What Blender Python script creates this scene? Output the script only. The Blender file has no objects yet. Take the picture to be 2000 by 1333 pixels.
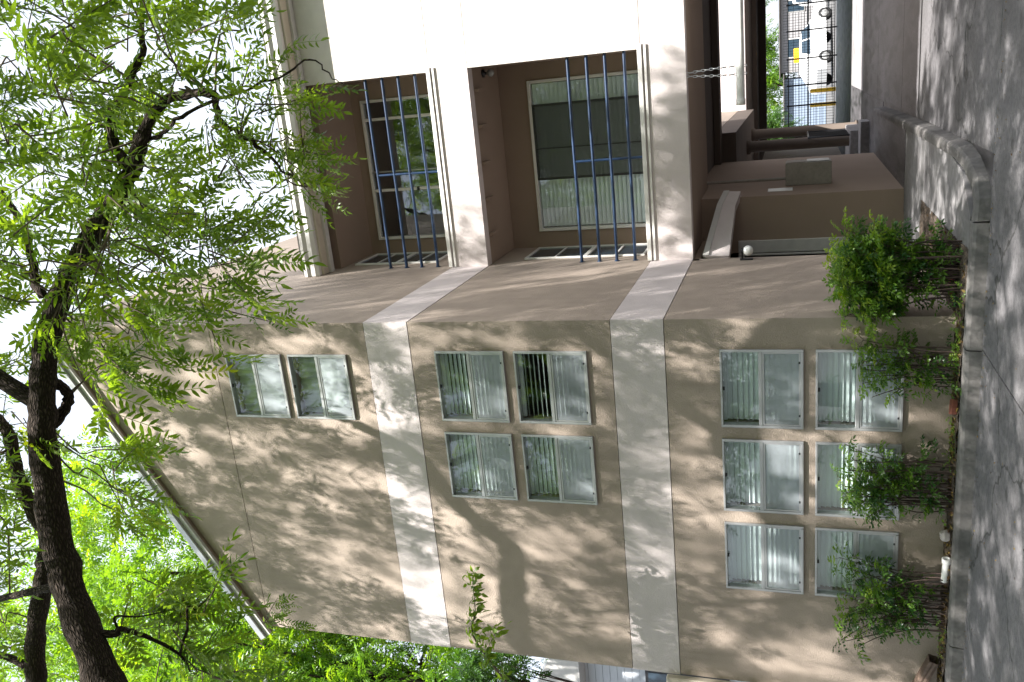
import bpy, math, random
import numpy as np
from mathutils import Vector, Matrix

random.seed(7); rng = np.random.default_rng(11)
scene = bpy.context.scene
COL = scene.collection

# ------------------------------------------------------------------ camera
CAM = np.array([2.407, -8.398, 1.540])
FWD = np.array([-0.28387494, 0.90612322, 0.31361717])
RGT = np.array([0.95394214, 0.2999733, -0.00322846])
UPV = np.array([0.09700216, -0.29825615, 0.94954402])
FPX = 1671.2
cam_d = bpy.data.cameras.new('camera'); cam = bpy.data.objects.new('camera', cam_d); COL.objects.link(cam)
cam_d.sensor_width = 36.0; cam_d.sensor_fit = 'HORIZONTAL'; cam_d.lens = FPX / 2000 * 36
cam_d.clip_start = 0.05; cam_d.clip_end = 3000
# the photograph was taken with the camera turned on its side: its right hand edge points to the ground
X, Y, Z = -UPV, RGT, -FWD
cam.matrix_world = Matrix(((X[0], Y[0], Z[0], CAM[0]), (X[1], Y[1], Z[1], CAM[1]), (X[2], Y[2], Z[2], CAM[2]), (0, 0, 0, 1)))
scene.camera = cam

# ------------------------------------------------------------------ sky, sun, exposure
SUN = np.array([0.25, -0.5, 0.866]); SUN /= np.linalg.norm(SUN)
world = bpy.data.worlds.new('World'); scene.world = world; world.use_nodes = True
wn = world.node_tree; bg = wn.nodes['Background']
sky = wn.nodes.new('ShaderNodeTexSky'); sky.sky_type = 'NISHITA'; sky.sun_disc = False
sky.sun_elevation = math.asin(SUN[2]); sky.sun_rotation = math.atan2(SUN[0], SUN[1])
sky.dust_density = 3.0; sky.air_density = 1.0; sky.ozone_density = 1.0
# a bright, thinly veiled sky: high white cloud over most of it, everywhere alike
wtc = wn.nodes.new('ShaderNodeTexCoord'); wnz = wn.nodes.new('ShaderNodeTexNoise'); wnz.inputs['Scale'].default_value = 2.2; wnz.inputs['Detail'].default_value = 6
wn.links.new(wtc.outputs['Generated'], wnz.inputs['Vector'])
wmr = wn.nodes.new('ShaderNodeMapRange'); wmr.inputs[1].default_value = .25; wmr.inputs[2].default_value = .62; wmr.inputs[3].default_value = .45; wmr.inputs[4].default_value = .95
wn.links.new(wnz.outputs['Fac'], wmr.inputs[0])
wmx = wn.nodes.new('ShaderNodeMix'); wmx.data_type = 'RGBA'; wmx.inputs[7].default_value = (4.4, 4.7, 5.3, 1)
wn.links.new(wmr.outputs[0], wmx.inputs[0]); wn.links.new(sky.outputs['Color'], wmx.inputs[6])
wn.links.new(wmx.outputs[2], bg.inputs['Color']); bg.inputs['Strength'].default_value = 0.10
sun_d = bpy.data.lights.new('sun', 'SUN'); sun_d.energy = 5.0; sun_d.angle = math.radians(0.53); sun_d.color = (1.0, 0.97, 0.93)
sun = bpy.data.objects.new('sun', sun_d); COL.objects.link(sun)
sun.rotation_euler = Vector(SUN.tolist()).to_track_quat('Z', 'Y').to_euler()
vs = scene.view_settings; vs.view_transform = 'Standard'; vs.look = 'None'; vs.gamma = 1.0; vs.exposure = 1.68
scene.cycles.max_bounces = 8; scene.cycles.transparent_max_bounces = 24
scene.cycles.caustics_reflective = False; scene.cycles.caustics_refractive = False
scene.cycles.use_denoising = True; scene.cycles.sample_clamp_indirect = 8

# ------------------------------------------------------------------ helpers
def at(px, py, y=None, x=None, z=None):
    d = FWD + RGT * ((1333 - py) - 666.5) / FPX - UPV * (px - 1000) / FPX
    if y is not None: t = (y - CAM[1]) / d[1]
    elif x is not None: t = (x - CAM[0]) / d[0]
    else: t = (z - CAM[2]) / d[2]
    return CAM + d * t
def proj(P):
    d = np.asarray(P) - CAM; c = d @ FWD
    return 1000 - FPX * (d @ UPV) / c, 1333 - (666.5 + FPX * (d @ RGT) / c), c

def tag(o, label=None, cat=None, group=None, kind=None):
    if label: o['label'] = label
    if cat: o['category'] = cat
    if group: o['group'] = group
    if kind: o['kind'] = kind
    return o
def empty(name, loc=(0, 0, 0), parent=None):
    o = bpy.data.objects.new(name, None); COL.objects.link(o); o.location = tuple(float(v) for v in loc)
    o.empty_display_size = .1
    if parent: o.parent = parent
    return o
def link(name, me, parent=None, loc=None):
    o = bpy.data.objects.new(name, me); COL.objects.link(o)
    if parent: o.parent = parent
    if loc is not None: o.location = tuple(float(v) for v in loc)
    return o

class MB:
    """collects polygons, then links them as one mesh object (world coordinates; parents sit at the origin)"""
    def __init__(s): s.v = []; s.f = []; s.sm = []; s.a = {}
    def poly(s, pts, smooth=False):
        n = len(s.v); s.v += [tuple(float(c) for c in p) for p in pts]; s.f.append(tuple(range(n, n + len(pts)))); s.sm.append(smooth); return s
    def add(s, vs, fs, smooth=False):
        n = len(s.v); s.v += [tuple(float(c) for c in p) for p in vs]
        for f in fs: s.f.append(tuple(i + n for i in f)); s.sm.append(smooth)
        return s
    def box(s, x0, x1, y0, y1, z0, z1, bev=0.0):
        if bev <= 0:
            v = [(x, y, z) for x in (x0, x1) for y in (y0, y1) for z in (z0, z1)]
            return s.add(v, [(0, 1, 3, 2), (4, 6, 7, 5), (0, 4, 5, 1), (2, 3, 7, 6), (0, 2, 6, 4), (1, 5, 7, 3)])
        # chamfered box: 24 points
        b = bev; v = []; idx = {}
        for i, x in enumerate((x0, x1)):
            for j, y in enumerate((y0, y1)):
                for k, z in enumerate((z0, z1)):
                    sx, sy, sz = (1 - 2 * i), (1 - 2 * j), (1 - 2 * k)
                    for a in range(3):
                        idx[i, j, k, a] = len(v)
                        v.append((x + (0 if a == 0 else b * sx), y + (0 if a == 1 else b * sy), z + (0 if a == 2 else b * sz)))
        F = []
        for i in (0, 1):
            q = [idx[i, j, k, 0] for j, k in ((0, 0), (1, 0), (1, 1), (0, 1))]; F.append(q if i else q[::-1])
            q = [idx[j, i, k, 1] for j, k in ((0, 0), (0, 1), (1, 1), (1, 0))]; F.append(q if i else q[::-1])
            q = [idx[j, k, i, 2] for j, k in ((0, 0), (1, 0), (1, 1), (0, 1))]; F.append(q if i else q[::-1])
        for a in range(3):
            o1, o2 = [c for c in range(3) if c != a]
            for p in (0, 1):
                for q in (0, 1):
                    def key(t, which):
                        c = [0, 0, 0]; c[a] = t; c[o1] = p; c[o2] = q; return idx[c[0], c[1], c[2], which]
                    F.append([key(0, o1), key(1, o1), key(1, o2), key(0, o2)])
        for i in (0, 1):
            for j in (0, 1):
                for k in (0, 1): F.append([idx[i, j, k, 0], idx[i, j, k, 1], idx[i, j, k, 2]])
        return s.add(v, F)
    def prism(s, pts, off):
        """extrude the polygon pts (3D points) by the vector off"""
        n = len(pts); P = [np.array(p, float) for p in pts]; Q = [p + np.array(off, float) for p in P]
        F = [tuple(range(n))[::-1], tuple(range(n, 2 * n))] + [(i, (i + 1) % n, n + (i + 1) % n, n + i) for i in range(n)]
        return s.add(P + Q, F)
    def tube(s, pts, rad, seg=8, caps=True, jit=0.0):
        P = [np.array(p, float) for p in pts]; n = len(P)
        R = rad if hasattr(rad, '__len__') else [rad] * n
        vs = []; up = np.array([0.31, 0.17, 0.93]); fs = []
        for i in range(n):
            t = P[min(i + 1, n - 1)] - P[max(i - 1, 0)]; t = t / (np.linalg.norm(t) + 1e-9)
            a = np.cross(t, up)
            if np.linalg.norm(a) < .1: a = np.cross(t, np.array([1., 0, 0]))
            a /= np.linalg.norm(a); b = np.cross(t, a)
            for k in range(seg):
                an = 2 * math.pi * k / seg; r = R[i] * (1 + (random.uniform(-jit, jit) if jit else 0))
                vs.append(P[i] + (a * math.cos(an) + b * math.sin(an)) * r)
        for i in range(n - 1):
            for k in range(seg):
                fs.append((i * seg + k, i * seg + (k + 1) % seg, (i + 1) * seg + (k + 1) % seg, (i + 1) * seg + k))
        if s.a is not None and seg >= 7:
            n0 = len(s.v); ln = 0.0
            for i in range(n):
                ln += np.linalg.norm(P[i] - P[i - 1]) if i else random.uniform(0, 9)
                for k in range(seg): an = 2 * math.pi * k / seg; s.a[n0 + i * seg + k] = (R[i] * math.cos(an), R[i] * math.sin(an), ln)
        s.add(vs, fs, True)
        if caps:
            s.add(vs[:seg], [tuple(range(seg))[::-1]]); s.add(vs[-seg:], [tuple(range(seg))])
        return s
    def lathe(s, c, prof, axis='z', seg=24):
        """revolve (r, h) pairs round an axis through c"""
        vs = []; fs = []; n = len(prof); c = np.array(c, float)
        for r, h in prof:
            for k in range(seg):
                an = 2 * math.pi * k / seg; u, w = r * math.cos(an), r * math.sin(an)
                vs.append(c + np.array({'z': (u, w, h), 'x': (h, u, w), 'y': (w, h, u)}[axis]))
        for i in range(n - 1):
            for k in range(seg): fs.append((i * seg + k, i * seg + (k + 1) % seg, (i + 1) * seg + (k + 1) % seg, (i + 1) * seg + k))
        return s.add(vs, fs, True)
    def mesh(s, name, mat):
        me = bpy.data.meshes.new(name); me.from_pydata(s.v, [], s.f); me.update()
        me.polygons.foreach_set('use_smooth', s.sm)
        if s.a and mat and mat.name == 'ridged bark':
            A = np.zeros((len(s.v), 3), np.float32)
            for i, p in s.a.items(): A[i] = p
            me.attributes.new('along', 'FLOAT_VECTOR', 'POINT').data.foreach_set('vector', A.ravel())
        if mat: me.materials.append(mat)
        return me
    def build(s, name, mat, parent=None, loc=None):
        return link(name, s.mesh(name, mat), parent, loc)

def wall_with_holes(mb, axis, p0, p1, u0, u1, z0, z1, holes):
    """a slab between planes p0 and p1 of the axis ('y' or 'x'), spanning u and z, with rectangular through holes"""
    us = sorted({u0, u1, *[h[0] for h in holes], *[h[1] for h in holes]}); zs = sorted({z0, z1, *[h[2] for h in holes], *[h[3] for h in holes]})
    P = (lambda p, u, z: (u, p, z)) if axis == 'y' else (lambda p, u, z: (p, u, z))
    def inh(u, z): return any(h[0] < u < h[1] and h[2] < z < h[3] for h in holes)
    for a, b in zip(us[:-1], us[1:]):
        for c, d in zip(zs[:-1], zs[1:]):
            if inh((a + b) / 2, (c + d) / 2): continue
            mb.poly([P(p0, a, c), P(p0, b, c), P(p0, b, d), P(p0, a, d)])
            mb.poly([P(p1, a, c), P(p1, a, d), P(p1, b, d), P(p1, b, c)])
    for a, b, c, d in list(holes) + [(u0, u1, z0, z1)]:
        for (ua, za), (ub, zb) in (((a, c), (b, c)), ((b, c), (b, d)), ((b, d), (a, d)), ((a, d), (a, c))):
            mb.poly([P(p0, ua, za), P(p0, ub, zb), P(p1, ub, zb), P(p1, ua, za)])
    return mb

# ------------------------------------------------------------------ materials
def _nt(name):
    m = bpy.data.materials.new(name); m.use_nodes = True; nt = m.node_tree
    return m, nt, nt.nodes['Principled BSDF']
def mat(name, col, rough=.6, metal=0.0, var=0.12, vscale=1.5, detail_scale=None, detail=.1, bump=0.0, bscale=60.0, bdist=.01, stretch=None, spec=None, stain=None, stain_scale=.7, stain_lo=.5, stain_hi=.72, rand=0.0):
    """colour with two sizes of mottling, optional stains and a fine relief"""
    m, nt, b = _nt(name); N = nt.nodes; L = nt.links
    tc = N.new('ShaderNodeTexCoord'); src = tc.outputs['Object']
    if stretch:
        mp = N.new('ShaderNodeMapping'); mp.inputs['Scale'].default_value = stretch; L.new(src, mp.inputs['Vector']); src = mp.outputs['Vector']
    def noise(sc, det=4):
        n = N.new('ShaderNodeTexNoise'); n.inputs['Scale'].default_value = sc; n.inputs['Detail'].default_value = det; L.new(src, n.inputs['Vector']); return n.outputs['Fac']
    def mix(a, bcol, fac, blend='MIX'):
        x = N.new('ShaderNodeMix'); x.data_type = 'RGBA'; x.blend_type = blend
        if isinstance(fac, float): x.inputs[0].default_value = fac
        else: L.new(fac, x.inputs[0])
        for s_, v in ((x.inputs[6], a), (x.inputs[7], bcol)):
            if isinstance(v, tuple): s_.default_value = (*v, 1) if len(v) == 3 else v
            else: L.new(v, s_)
        return x.outputs[2]
    def ramp(f, lo, hi):
        r = N.new('ShaderNodeMapRange'); r.inputs[1].default_value = lo; r.inputs[2].default_value = hi; L.new(f, r.inputs[0]); return r.outputs[0]
    c = np.array(col)
    out = mix(tuple(c * (1 - var)), tuple(np.minimum(c * (1 + var), 1)), ramp(noise(vscale), .3, .7))
    if detail_scale:
        out = mix(out, mix(out, (0, 0, 0), detail * 1.0 if isinstance(detail, float) else .1), ramp(noise(detail_scale, 6), .42, .62))
    if stain is not None:
        out = mix(out, stain, ramp(noise(stain_scale, 6), stain_lo, stain_hi))
    if rand:
        oi = N.new('ShaderNodeObjectInfo'); hs = N.new('ShaderNodeHueSaturation')
        mr = N.new('ShaderNodeMapRange'); mr.inputs[3].default_value = 1 - rand; mr.inputs[4].default_value = 1 + rand
        L.new(oi.outputs['Random'], mr.inputs[0]); L.new(mr.outputs[0], hs.inputs['Value']); L.new(out, hs.inputs['Color']); out = hs.outputs['Color']
    L.new(out, b.inputs['Base Color'])
    b.inputs['Roughness'].default_value = rough; b.inputs['Metallic'].default_value = metal
    if spec is not None: b.inputs['Specular IOR Level'].default_value = spec
    if bump:
        bp = N.new('ShaderNodeBump'); bp.inputs['Strength'].default_value = bump; bp.inputs['Distance'].default_value = bdist
        L.new(noise(bscale, 5), bp.inputs['Height']); L.new(bp.outputs['Normal'], b.inputs['Normal'])
    return m

def leaf_mat(name, c1, c2, trans=.45, gloss=.38):
    m, nt, b = _nt(name); N = nt.nodes; L = nt.links
    a = N.new('ShaderNodeAttribute'); a.attribute_name = 'tint'
    oi = N.new('ShaderNodeObjectInfo')
    mx = N.new('ShaderNodeValToRGB'); e0, e1 = mx.color_ramp.elements; e0.color = (*c1, 1); e1.color = (c2[0] * 1.35, c2[1] * 1.08, c2[2], 1); e1.position = 1.0
    e2 = mx.color_ramp.elements.new(.86); e2.color = (*c2, 1)
    L.new(a.outputs['Fac'], mx.inputs[0])
    b.inputs['Roughness'].default_value = gloss; b.inputs['Specular IOR Level'].default_value = .4
    L.new(mx.outputs[0], b.inputs['Base Color'])
    t = N.new('ShaderNodeBsdfTranslucent')
    hs = N.new('ShaderNodeHueSaturation'); hs.inputs['Hue'].default_value = .485; hs.inputs['Saturation'].default_value = 1.1; hs.inputs['Value'].default_value = 2.25
    L.new(mx.outputs[0], hs.inputs['Color']); L.new(hs.outputs['Color'], t.inputs['Color'])
    ms = N.new('ShaderNodeMixShader'); ms.inputs[0].default_value = trans
    L.new(b.outputs[0], ms.inputs[1]); L.new(t.outputs[0], ms.inputs[2])
    L.new(ms.outputs[0], N['Material Output'].inputs['Surface'])
    return m

def glass_mat(name, tint=(.75, .82, .8), boost=1.0):
    m, nt, b = _nt(name); N = nt.nodes; L = nt.links; N.remove(b)
    tr = N.new('ShaderNodeBsdfTransparent'); tr.inputs['Color'].default_value = (*tint, 1)
    gl = N.new('ShaderNodeBsdfGlossy'); gl.inputs['Roughness'].default_value = 0.0; gl.inputs['Color'].default_value = (.95, .97, 1, 1)
    tc = N.new('ShaderNodeTexCoord'); nz = N.new('ShaderNodeTexNoise'); nz.inputs['Scale'].default_value = 2.5; nz.inputs['Detail'].default_value = 1
    L.new(tc.outputs['Object'], nz.inputs['Vector'])
    bp = N.new('ShaderNodeBump'); bp.inputs['Strength'].default_value = .02; bp.inputs['Distance'].default_value = .02; L.new(nz.outputs['Fac'], bp.inputs['Height']); L.new(bp.outputs['Normal'], gl.inputs['Normal'])
    lw = N.new('ShaderNodeLayerWeight'); lw.inputs['Blend'].default_value = .5
    pw = N.new('ShaderNodeMath'); pw.operation = 'POWER'; pw.inputs[1].default_value = 4.0; L.new(lw.outputs['Facing'], pw.inputs[0])
    mu = N.new('ShaderNodeMath'); mu.operation = 'MULTIPLY_ADD'; mu.inputs[1].default_value = .75; mu.inputs[2].default_value = boost; mu.use_clamp = True; L.new(pw.outputs[0], mu.inputs[0])
    ms = N.new('ShaderNodeMixShader'); L.new(mu.outputs[0], ms.inputs[0]); L.new(tr.outputs[0], ms.inputs[1]); L.new(gl.outputs[0], ms.inputs[2])
    L.new(ms.outputs[0], N['Material Output'].inputs['Surface']); return m
def screen_mat(name, col, dens):
    """insect screen: a fine cloth of wire that lets part of the light through"""
    m, nt, b = _nt(name); N = nt.nodes; L = nt.links
    b.inputs['Base Color'].default_value = (*col, 1); b.inputs['Roughness'].default_value = .6
    tr = N.new('ShaderNodeBsdfTransparent')
    ms = N.new('ShaderNodeMixShader'); ms.inputs[0].default_value = dens; L.new(tr.outputs[0], ms.inputs[1]); L.new(b.outputs[0], ms.inputs[2])
    L.new(ms.outputs[0], N['Material Output'].inputs['Surface']); return m

TAN = (.39, .318, .26)
M = {}
def stucco_mat(name, col, streak=.16):
    m = mat(name, col, .9, var=.07, vscale=.8, detail_scale=5, detail=.07, bump=.6, bscale=70, bdist=.014)
    nt = m.node_tree; N = nt.nodes; L = nt.links; b = N['Principled BSDF']; src = b.inputs['Base Color'].links[0].from_socket
    tc = N.new('ShaderNodeTexCoord'); mp = N.new('ShaderNodeMapping'); mp.inputs['Scale'].default_value = (5.0, 5.0, .35); L.new(tc.outputs['Object'], mp.inputs['Vector'])
    n = N.new('ShaderNodeTexNoise'); n.inputs['Scale'].default_value = 1.6; n.inputs['Detail'].default_value = 6; L.new(mp.outputs[0], n.inputs['Vector'])
    n2 = N.new('ShaderNodeTexNoise'); n2.inputs['Scale'].default_value = .9; L.new(tc.outputs['Object'], n2.inputs['Vector'])
    r = N.new('ShaderNodeMapRange'); r.inputs[1].default_value = .52; r.inputs[2].default_value = .74; r.inputs[4].default_value = streak; L.new(n.outputs['Fac'], r.inputs[0])
    r2 = N.new('ShaderNodeMapRange'); r2.inputs[1].default_value = .4; r2.inputs[2].default_value = .62; L.new(n2.outputs['Fac'], r2.inputs[0])
    ml = N.new('ShaderNodeMath'); ml.operation = 'MULTIPLY'; L.new(r.outputs[0], ml.inputs[0]); L.new(r2.outputs[0], ml.inputs[1])
    x = N.new('ShaderNodeMix'); x.data_type = 'RGBA'; x.inputs[7].default_value = (col[0] * .45, col[1] * .42, col[2] * .40, 1); L.new(ml.outputs[0], x.inputs[0]); L.new(src, x.inputs[6]); L.new(x.outputs[2], b.inputs['Base Color'])
    return m
M['stucco'] = stucco_mat('tan stucco', TAN, .30)
M['pale'] = stucco_mat('pale cream stucco', (.60, .56, .52), .12)
M['band'] = mat('pale stucco', (.65, .58, .562), .9, var=.05, vscale=.8, detail_scale=4, detail=.06, bump=.5, bscale=75, bdist=.010)
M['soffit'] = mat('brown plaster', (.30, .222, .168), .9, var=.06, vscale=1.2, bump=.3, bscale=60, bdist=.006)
M['darkbrown'] = mat('even dark brown', (.11, .085, .068), .9, var=.1, vscale=1.5)  # one dark brown for ceilings, beams and columns
M['alu'] = mat('aluminium', (.50, .50, .50), .42, .7, var=.06, vscale=8)
M['whiteframe'] = mat('white painted frame', (.72, .70, .66), .5, var=.05, vscale=5)
M['darkframe'] = mat('black frame', (.02, .02, .022), .4, var=.2)
M['slat'] = mat('white blind', (.76, .79, .81), .55, var=.04, vscale=3)
M['glass'] = glass_mat('window glass', (.95, .985, .975), .05)
M['darkglass'] = glass_mat('dark glass', (.80, .84, .84), .09)
M['screen'] = screen_mat('insect screen', (.44, .48, .51), .55)
M['darkscreen'] = screen_mat('dark insect screen', (.05, .055, .05), .62)
M['room'] = mat('dim room plaster', (.30, .28, .25), .9)
M['curtain'] = mat('pale curtain', (.55, .56, .55), .9, var=.1, vscale=4)
M['blue'] = mat('blue enamel rail', (.010, .030, .075), .33, var=.2, vscale=6, detail_scale=30, detail=.25)
M['fascia'] = mat('white fascia', (.56, .54, .51), .55, var=.05, vscale=2, detail_scale=9, detail=.08)
M['cream'] = mat('cream metal', (.50, .44, .35), .5, var=.06, vscale=2, stain=(.34, .27, .2), stain_scale=3, stain_lo=.58, stain_hi=.75)
M['roof'] = mat('shingle roof', (.12, .11, .10), .95, var=.25, vscale=9, bump=.5, bscale=40)
M['concrete'] = mat('grey concrete', (.26, .25, .25), .85, var=.10, vscale=1.3, detail_scale=14, detail=.22, bump=.35, bscale=55, bdist=.006, stain=(.13, .12, .12), stain_scale=1.4, stain_lo=.52, stain_hi=.78)
M['drive'] = mat('worn driveway concrete', (.138, .131, .135), .82, var=.14, vscale=.8, detail_scale=22, detail=.3, bump=.45, bscale=70, bdist=.006, stain=(.085, .08, .08), stain_scale=1.1, stain_lo=.5, stain_hi=.8)
def add_wear(m, spot, speck):
    nt = m.node_tree; N = nt.nodes; L = nt.links; b = N['Principled BSDF']; src = b.inputs['Base Color'].links[0].from_socket; tc = N.new('ShaderNodeTexCoord')
    def lay(src, fac, colr):
        x = N.new('ShaderNodeMix'); x.data_type = 'RGBA'; x.inputs[7].default_value = (*colr, 1); L.new(fac, x.inputs[0]); L.new(src, x.inputs[6]); return x.outputs[2]
    def mr(f, a, b_, hi=1.0):
        r = N.new('ShaderNodeMapRange'); r.inputs[1].default_value = a; r.inputs[2].default_value = b_; r.inputs[4].default_value = hi; L.new(f, r.inputs[0]); return r.outputs[0]
    v = N.new('ShaderNodeTexVoronoi'); v.inputs['Scale'].default_value = 95; L.new(tc.outputs['Object'], v.inputs['Vector'])
    src = lay(src, mr(v.outputs['Distance'], .30, .12, .55), speck)
    n = N.new('ShaderNodeTexNoise'); n.inputs['Scale'].default_value = 3.4; n.inputs['Detail'].default_value = 3; L.new(tc.outputs['Object'], n.inputs['Vector'])
    src = lay(src, mr(n.outputs['Fac'], .66, .72, .75), spot)
    nd = N.new('ShaderNodeTexNoise'); nd.inputs['Scale'].default_value = 2.0; nd.inputs['Detail'].default_value = 4; L.new(tc.outputs['Object'], nd.inputs['Vector'])
    ad = N.new('ShaderNodeMix'); ad.data_type = 'VECTOR'; ad.inputs[0].default_value = .35; L.new(tc.outputs['Object'], ad.inputs[4]); L.new(nd.outputs['Color'], ad.inputs[5])
    c = N.new('ShaderNodeTexVoronoi'); c.feature = 'DISTANCE_TO_EDGE'; c.inputs['Scale'].default_value = .62; L.new(ad.outputs[1], c.inputs['Vector'])
    src = lay(src, mr(c.outputs['Distance'], .006, .002, .8), (.03, .028, .026)); L.new(src, b.inputs['Base Color'])
add_wear(M['drive'], (.055, .052, .05), (.27, .26, .25))
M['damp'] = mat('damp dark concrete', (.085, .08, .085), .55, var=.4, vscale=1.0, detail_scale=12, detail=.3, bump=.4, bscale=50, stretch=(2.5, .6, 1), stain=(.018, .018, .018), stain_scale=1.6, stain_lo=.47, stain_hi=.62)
M['kerb'] = mat('kerb concrete', (.19, .177, .168), .88, var=.15, vscale=2.2, detail_scale=16, detail=.3, bump=.5, bscale=48, bdist=.008, stain=(.09, .085, .08), stain_scale=2.3, stain_lo=.46, stain_hi=.7)
M['soil'] = mat('dark soil with litter', (.10, .075, .055), .95, var=.4, vscale=9, detail_scale=35, detail=.5, bump=1.0, bscale=38, bdist=.03)
M['asphalt'] = mat('asphalt', (.10, .098, .097), .9, var=.15, vscale=.3)
def bark_mat():
    m, nt, b = _nt('ridged bark'); N = nt.nodes; L = nt.links
    a = N.new('ShaderNodeAttribute'); a.attribute_name = 'along'
    mp = N.new('ShaderNodeMapping'); mp.inputs['Scale'].default_value = (1, 1, .16); L.new(a.outputs['Vector'], mp.inputs['Vector'])
    n1 = N.new('ShaderNodeTexNoise'); n1.inputs['Scale'].default_value = 46; n1.inputs['Detail'].default_value = 5; n1.inputs['Distortion'].default_value = .6; L.new(mp.outputs[0], n1.inputs['Vector'])
    mp2 = N.new('ShaderNodeMapping'); mp2.inputs['Scale'].default_value = (1, 1, .28); L.new(a.outputs['Vector'], mp2.inputs['Vector'])
    vo = N.new('ShaderNodeTexVoronoi'); vo.feature = 'DISTANCE_TO_EDGE'; vo.inputs['Scale'].default_value = 52; L.new(mp2.outputs[0], vo.inputs['Vector'])
    r = N.new('ShaderNodeMapRange'); r.inputs[1].default_value = 0; r.inputs[2].default_value = .42; L.new(vo.outputs['Distance'], r.inputs[0])
    ml = N.new('ShaderNodeMath'); ml.operation = 'MULTIPLY'; L.new(r.outputs[0], ml.inputs[0]); L.new(n1.outputs['Fac'], ml.inputs[1])
    cr = N.new('ShaderNodeValToRGB'); cr.color_ramp.elements[0].color = (.028, .021, .017, 1); cr.color_ramp.elements[1].color = (.15, .115, .095, 1); cr.color_ramp.elements[0].position = .08; cr.color_ramp.elements[1].position = .72
    L.new(ml.outputs[0], cr.inputs[0]); L.new(cr.outputs[0], b.inputs['Base Color']); b.inputs['Roughness'].default_value = .95; b.inputs['Specular IOR Level'].default_value = .15
    bp = N.new('ShaderNodeBump'); bp.inputs['Strength'].default_value = 1.0; bp.inputs['Distance'].default_value = .035; L.new(ml.outputs[0], bp.inputs['Height']); L.new(bp.outputs[0], b.inputs['Normal'])
    return m
M['bark'] = bark_mat()
M['twig'] = mat('twig bark', (.13, .10, .075), .9, var=.3, vscale=20)
M['stem'] = mat('reddish shrub stem', (.075, .05, .04), .85, var=.35, vscale=25)
M['leaf'] = leaf_mat('pinnate leaf', (.04, .092, .012), (.15, .24, .03), .5)
M['leaf_dark'] = leaf_mat('dark tree leaf', (.022, .065, .010), (.06, .14, .016), .35)
M['leaf_far'] = leaf_mat('bright tree leaf', (.06, .14, .018), (.14, .26, .03), .45)
M['nandina'] = leaf_mat('shrub leaf', (.022, .075, .016), (.15, .27, .03), .35, .32)
M['litter'] = leaf_mat('fallen leaf', (.10, .05, .02), (.20, .15, .04), .1, .7)
M['black'] = mat('black metal', (.012, .012, .014), .45, var=.3)
M['globe'] = mat('opal glass globe', (.80, .80, .78), .18, var=.02)
M['steel'] = mat('galvanised chain', (.55, .56, .57), .35, .9, var=.1, vscale=30)
M['pvc'] = mat('white plastic pipe', (.78, .77, .74), .4, var=.05, vscale=3, detail_scale=12, detail=.1)
M['greybox'] = mat('painted meter box', (.27, .24, .20), .6, var=.1, vscale=5, detail_scale=20, detail=.15)
M['mottled'] = mat('weathered zinc', (.38, .38, .37), .4, .4, var=.3, vscale=14)
M['plate'] = mat('white enamel plate', (.82, .82, .80), .35, var=.02)
M['brick'] = mat('red brick', (.22, .075, .05), .9, var=.25, vscale=12, bump=.5, bscale=50)
M['rust'] = mat('rusty brown downspout', (.17, .115, .085), .7, .2, var=.25, vscale=10, detail_scale=30, detail=.3)
M['rock'] = mat('pale stone', (.40, .36, .34), .9, var=.25, vscale=14, bump=.8, bscale=22)
M['yellow'] = mat('yellow paint', (.85, .50, .01), .5, var=.05, vscale=4)
M['carwhite'] = mat('white car paint', (.80, .80, .80), .2, var=.01)
M['carglass'] = mat('car glass', (.03, .05, .07), .05, var=.05)
M['tyre'] = mat('tyre rubber', (.02, .02, .02), .8)
M['bluemetal'] = mat('blue grey siding', (.20, .25, .32), .5, var=.05)
M['greysiding'] = mat('grey siding', (.28, .27, .27), .6, var=.05)
M['neighbour'] = mat('pale blue grey siding', (.55, .58, .62), .7, var=.04)
M['bulb'] = mat('clear bulb glass', (.62, .60, .52), .1, var=.05)
M['fixture'] = mat('dark fixture', (.03, .03, .03), .3)

# ------------------------------------------------------------------ dimensions read off the building
Z1T, Z1B, Z2T, Z2B = 6.22, 5.67, 3.36, 2.806
XL, D, XR = -4.268, 2.84, 2.70
RA, RB = at(176, 754, y=0), at(511, 1199, y=0)            # two points of the sloping roof edge
RSL = (RA[2] - RB[2]) / (RA[0] - RB[0])
def rake(x): return RA[2] + RSL * (x - RA[0])
ZTOP = rake(0)
JZ = 8.335
SOIL = .125

# ================================================================== THE SETTING: GROUND
def sheet(name, pts, z, m, kind='structure', parent=None):
    o = MB().poly([(x, y, z) for x, y in pts]).build(name, m, parent)
    if kind: o['kind'] = kind
    return o
g = sheet('ground', [(-400, -400), (400, -400), (400, 400), (-400, 400)], -.17, M['asphalt'])
tag(g, 'wide open ground of the yard and the car park behind', 'ground')
dw = MB().box(-14, 12, -16, 28.6, -.14, -.012).build('driveway', M['damp']); tag(dw, 'grey concrete driveway running under the building', 'driveway', kind='structure')
def slab(x0, x1, y0, y1, m, z=0.0):
    MB().box(x0, x1, y0, y1, -.10, z, .004).build('slab', M[m], dw)
G = .007
KY = -.50                                             # front face of the kerb
ys = [-15, -11.2, -7.4, -3.7, KY + .02]
xs = [-13, -9.2, -5.0, -.16, 4.1, 8.6, 11.8]
for a, b in zip(ys[:-1], ys[1:]):
    for c, d in zip(xs[:-1], xs[1:]): slab(c + G, d - G, a + G, b - G, 'drive')
yj = [KY + .02, 1.05, 4.35, 6.1, 10.2, 14.0, 18.4, 23.5, 28.4]
for i, (a, b) in enumerate(zip(yj[:-1], yj[1:])):
    for c, d in ((1.50, 4.1), (4.1, 8.6)) : slab(c + G, d - G, a + G, b - G, 'drive' if i < 2 else ('concrete' if i == 5 else 'damp'))  # one paler row brightens the sunlit strip through its colour
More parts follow.
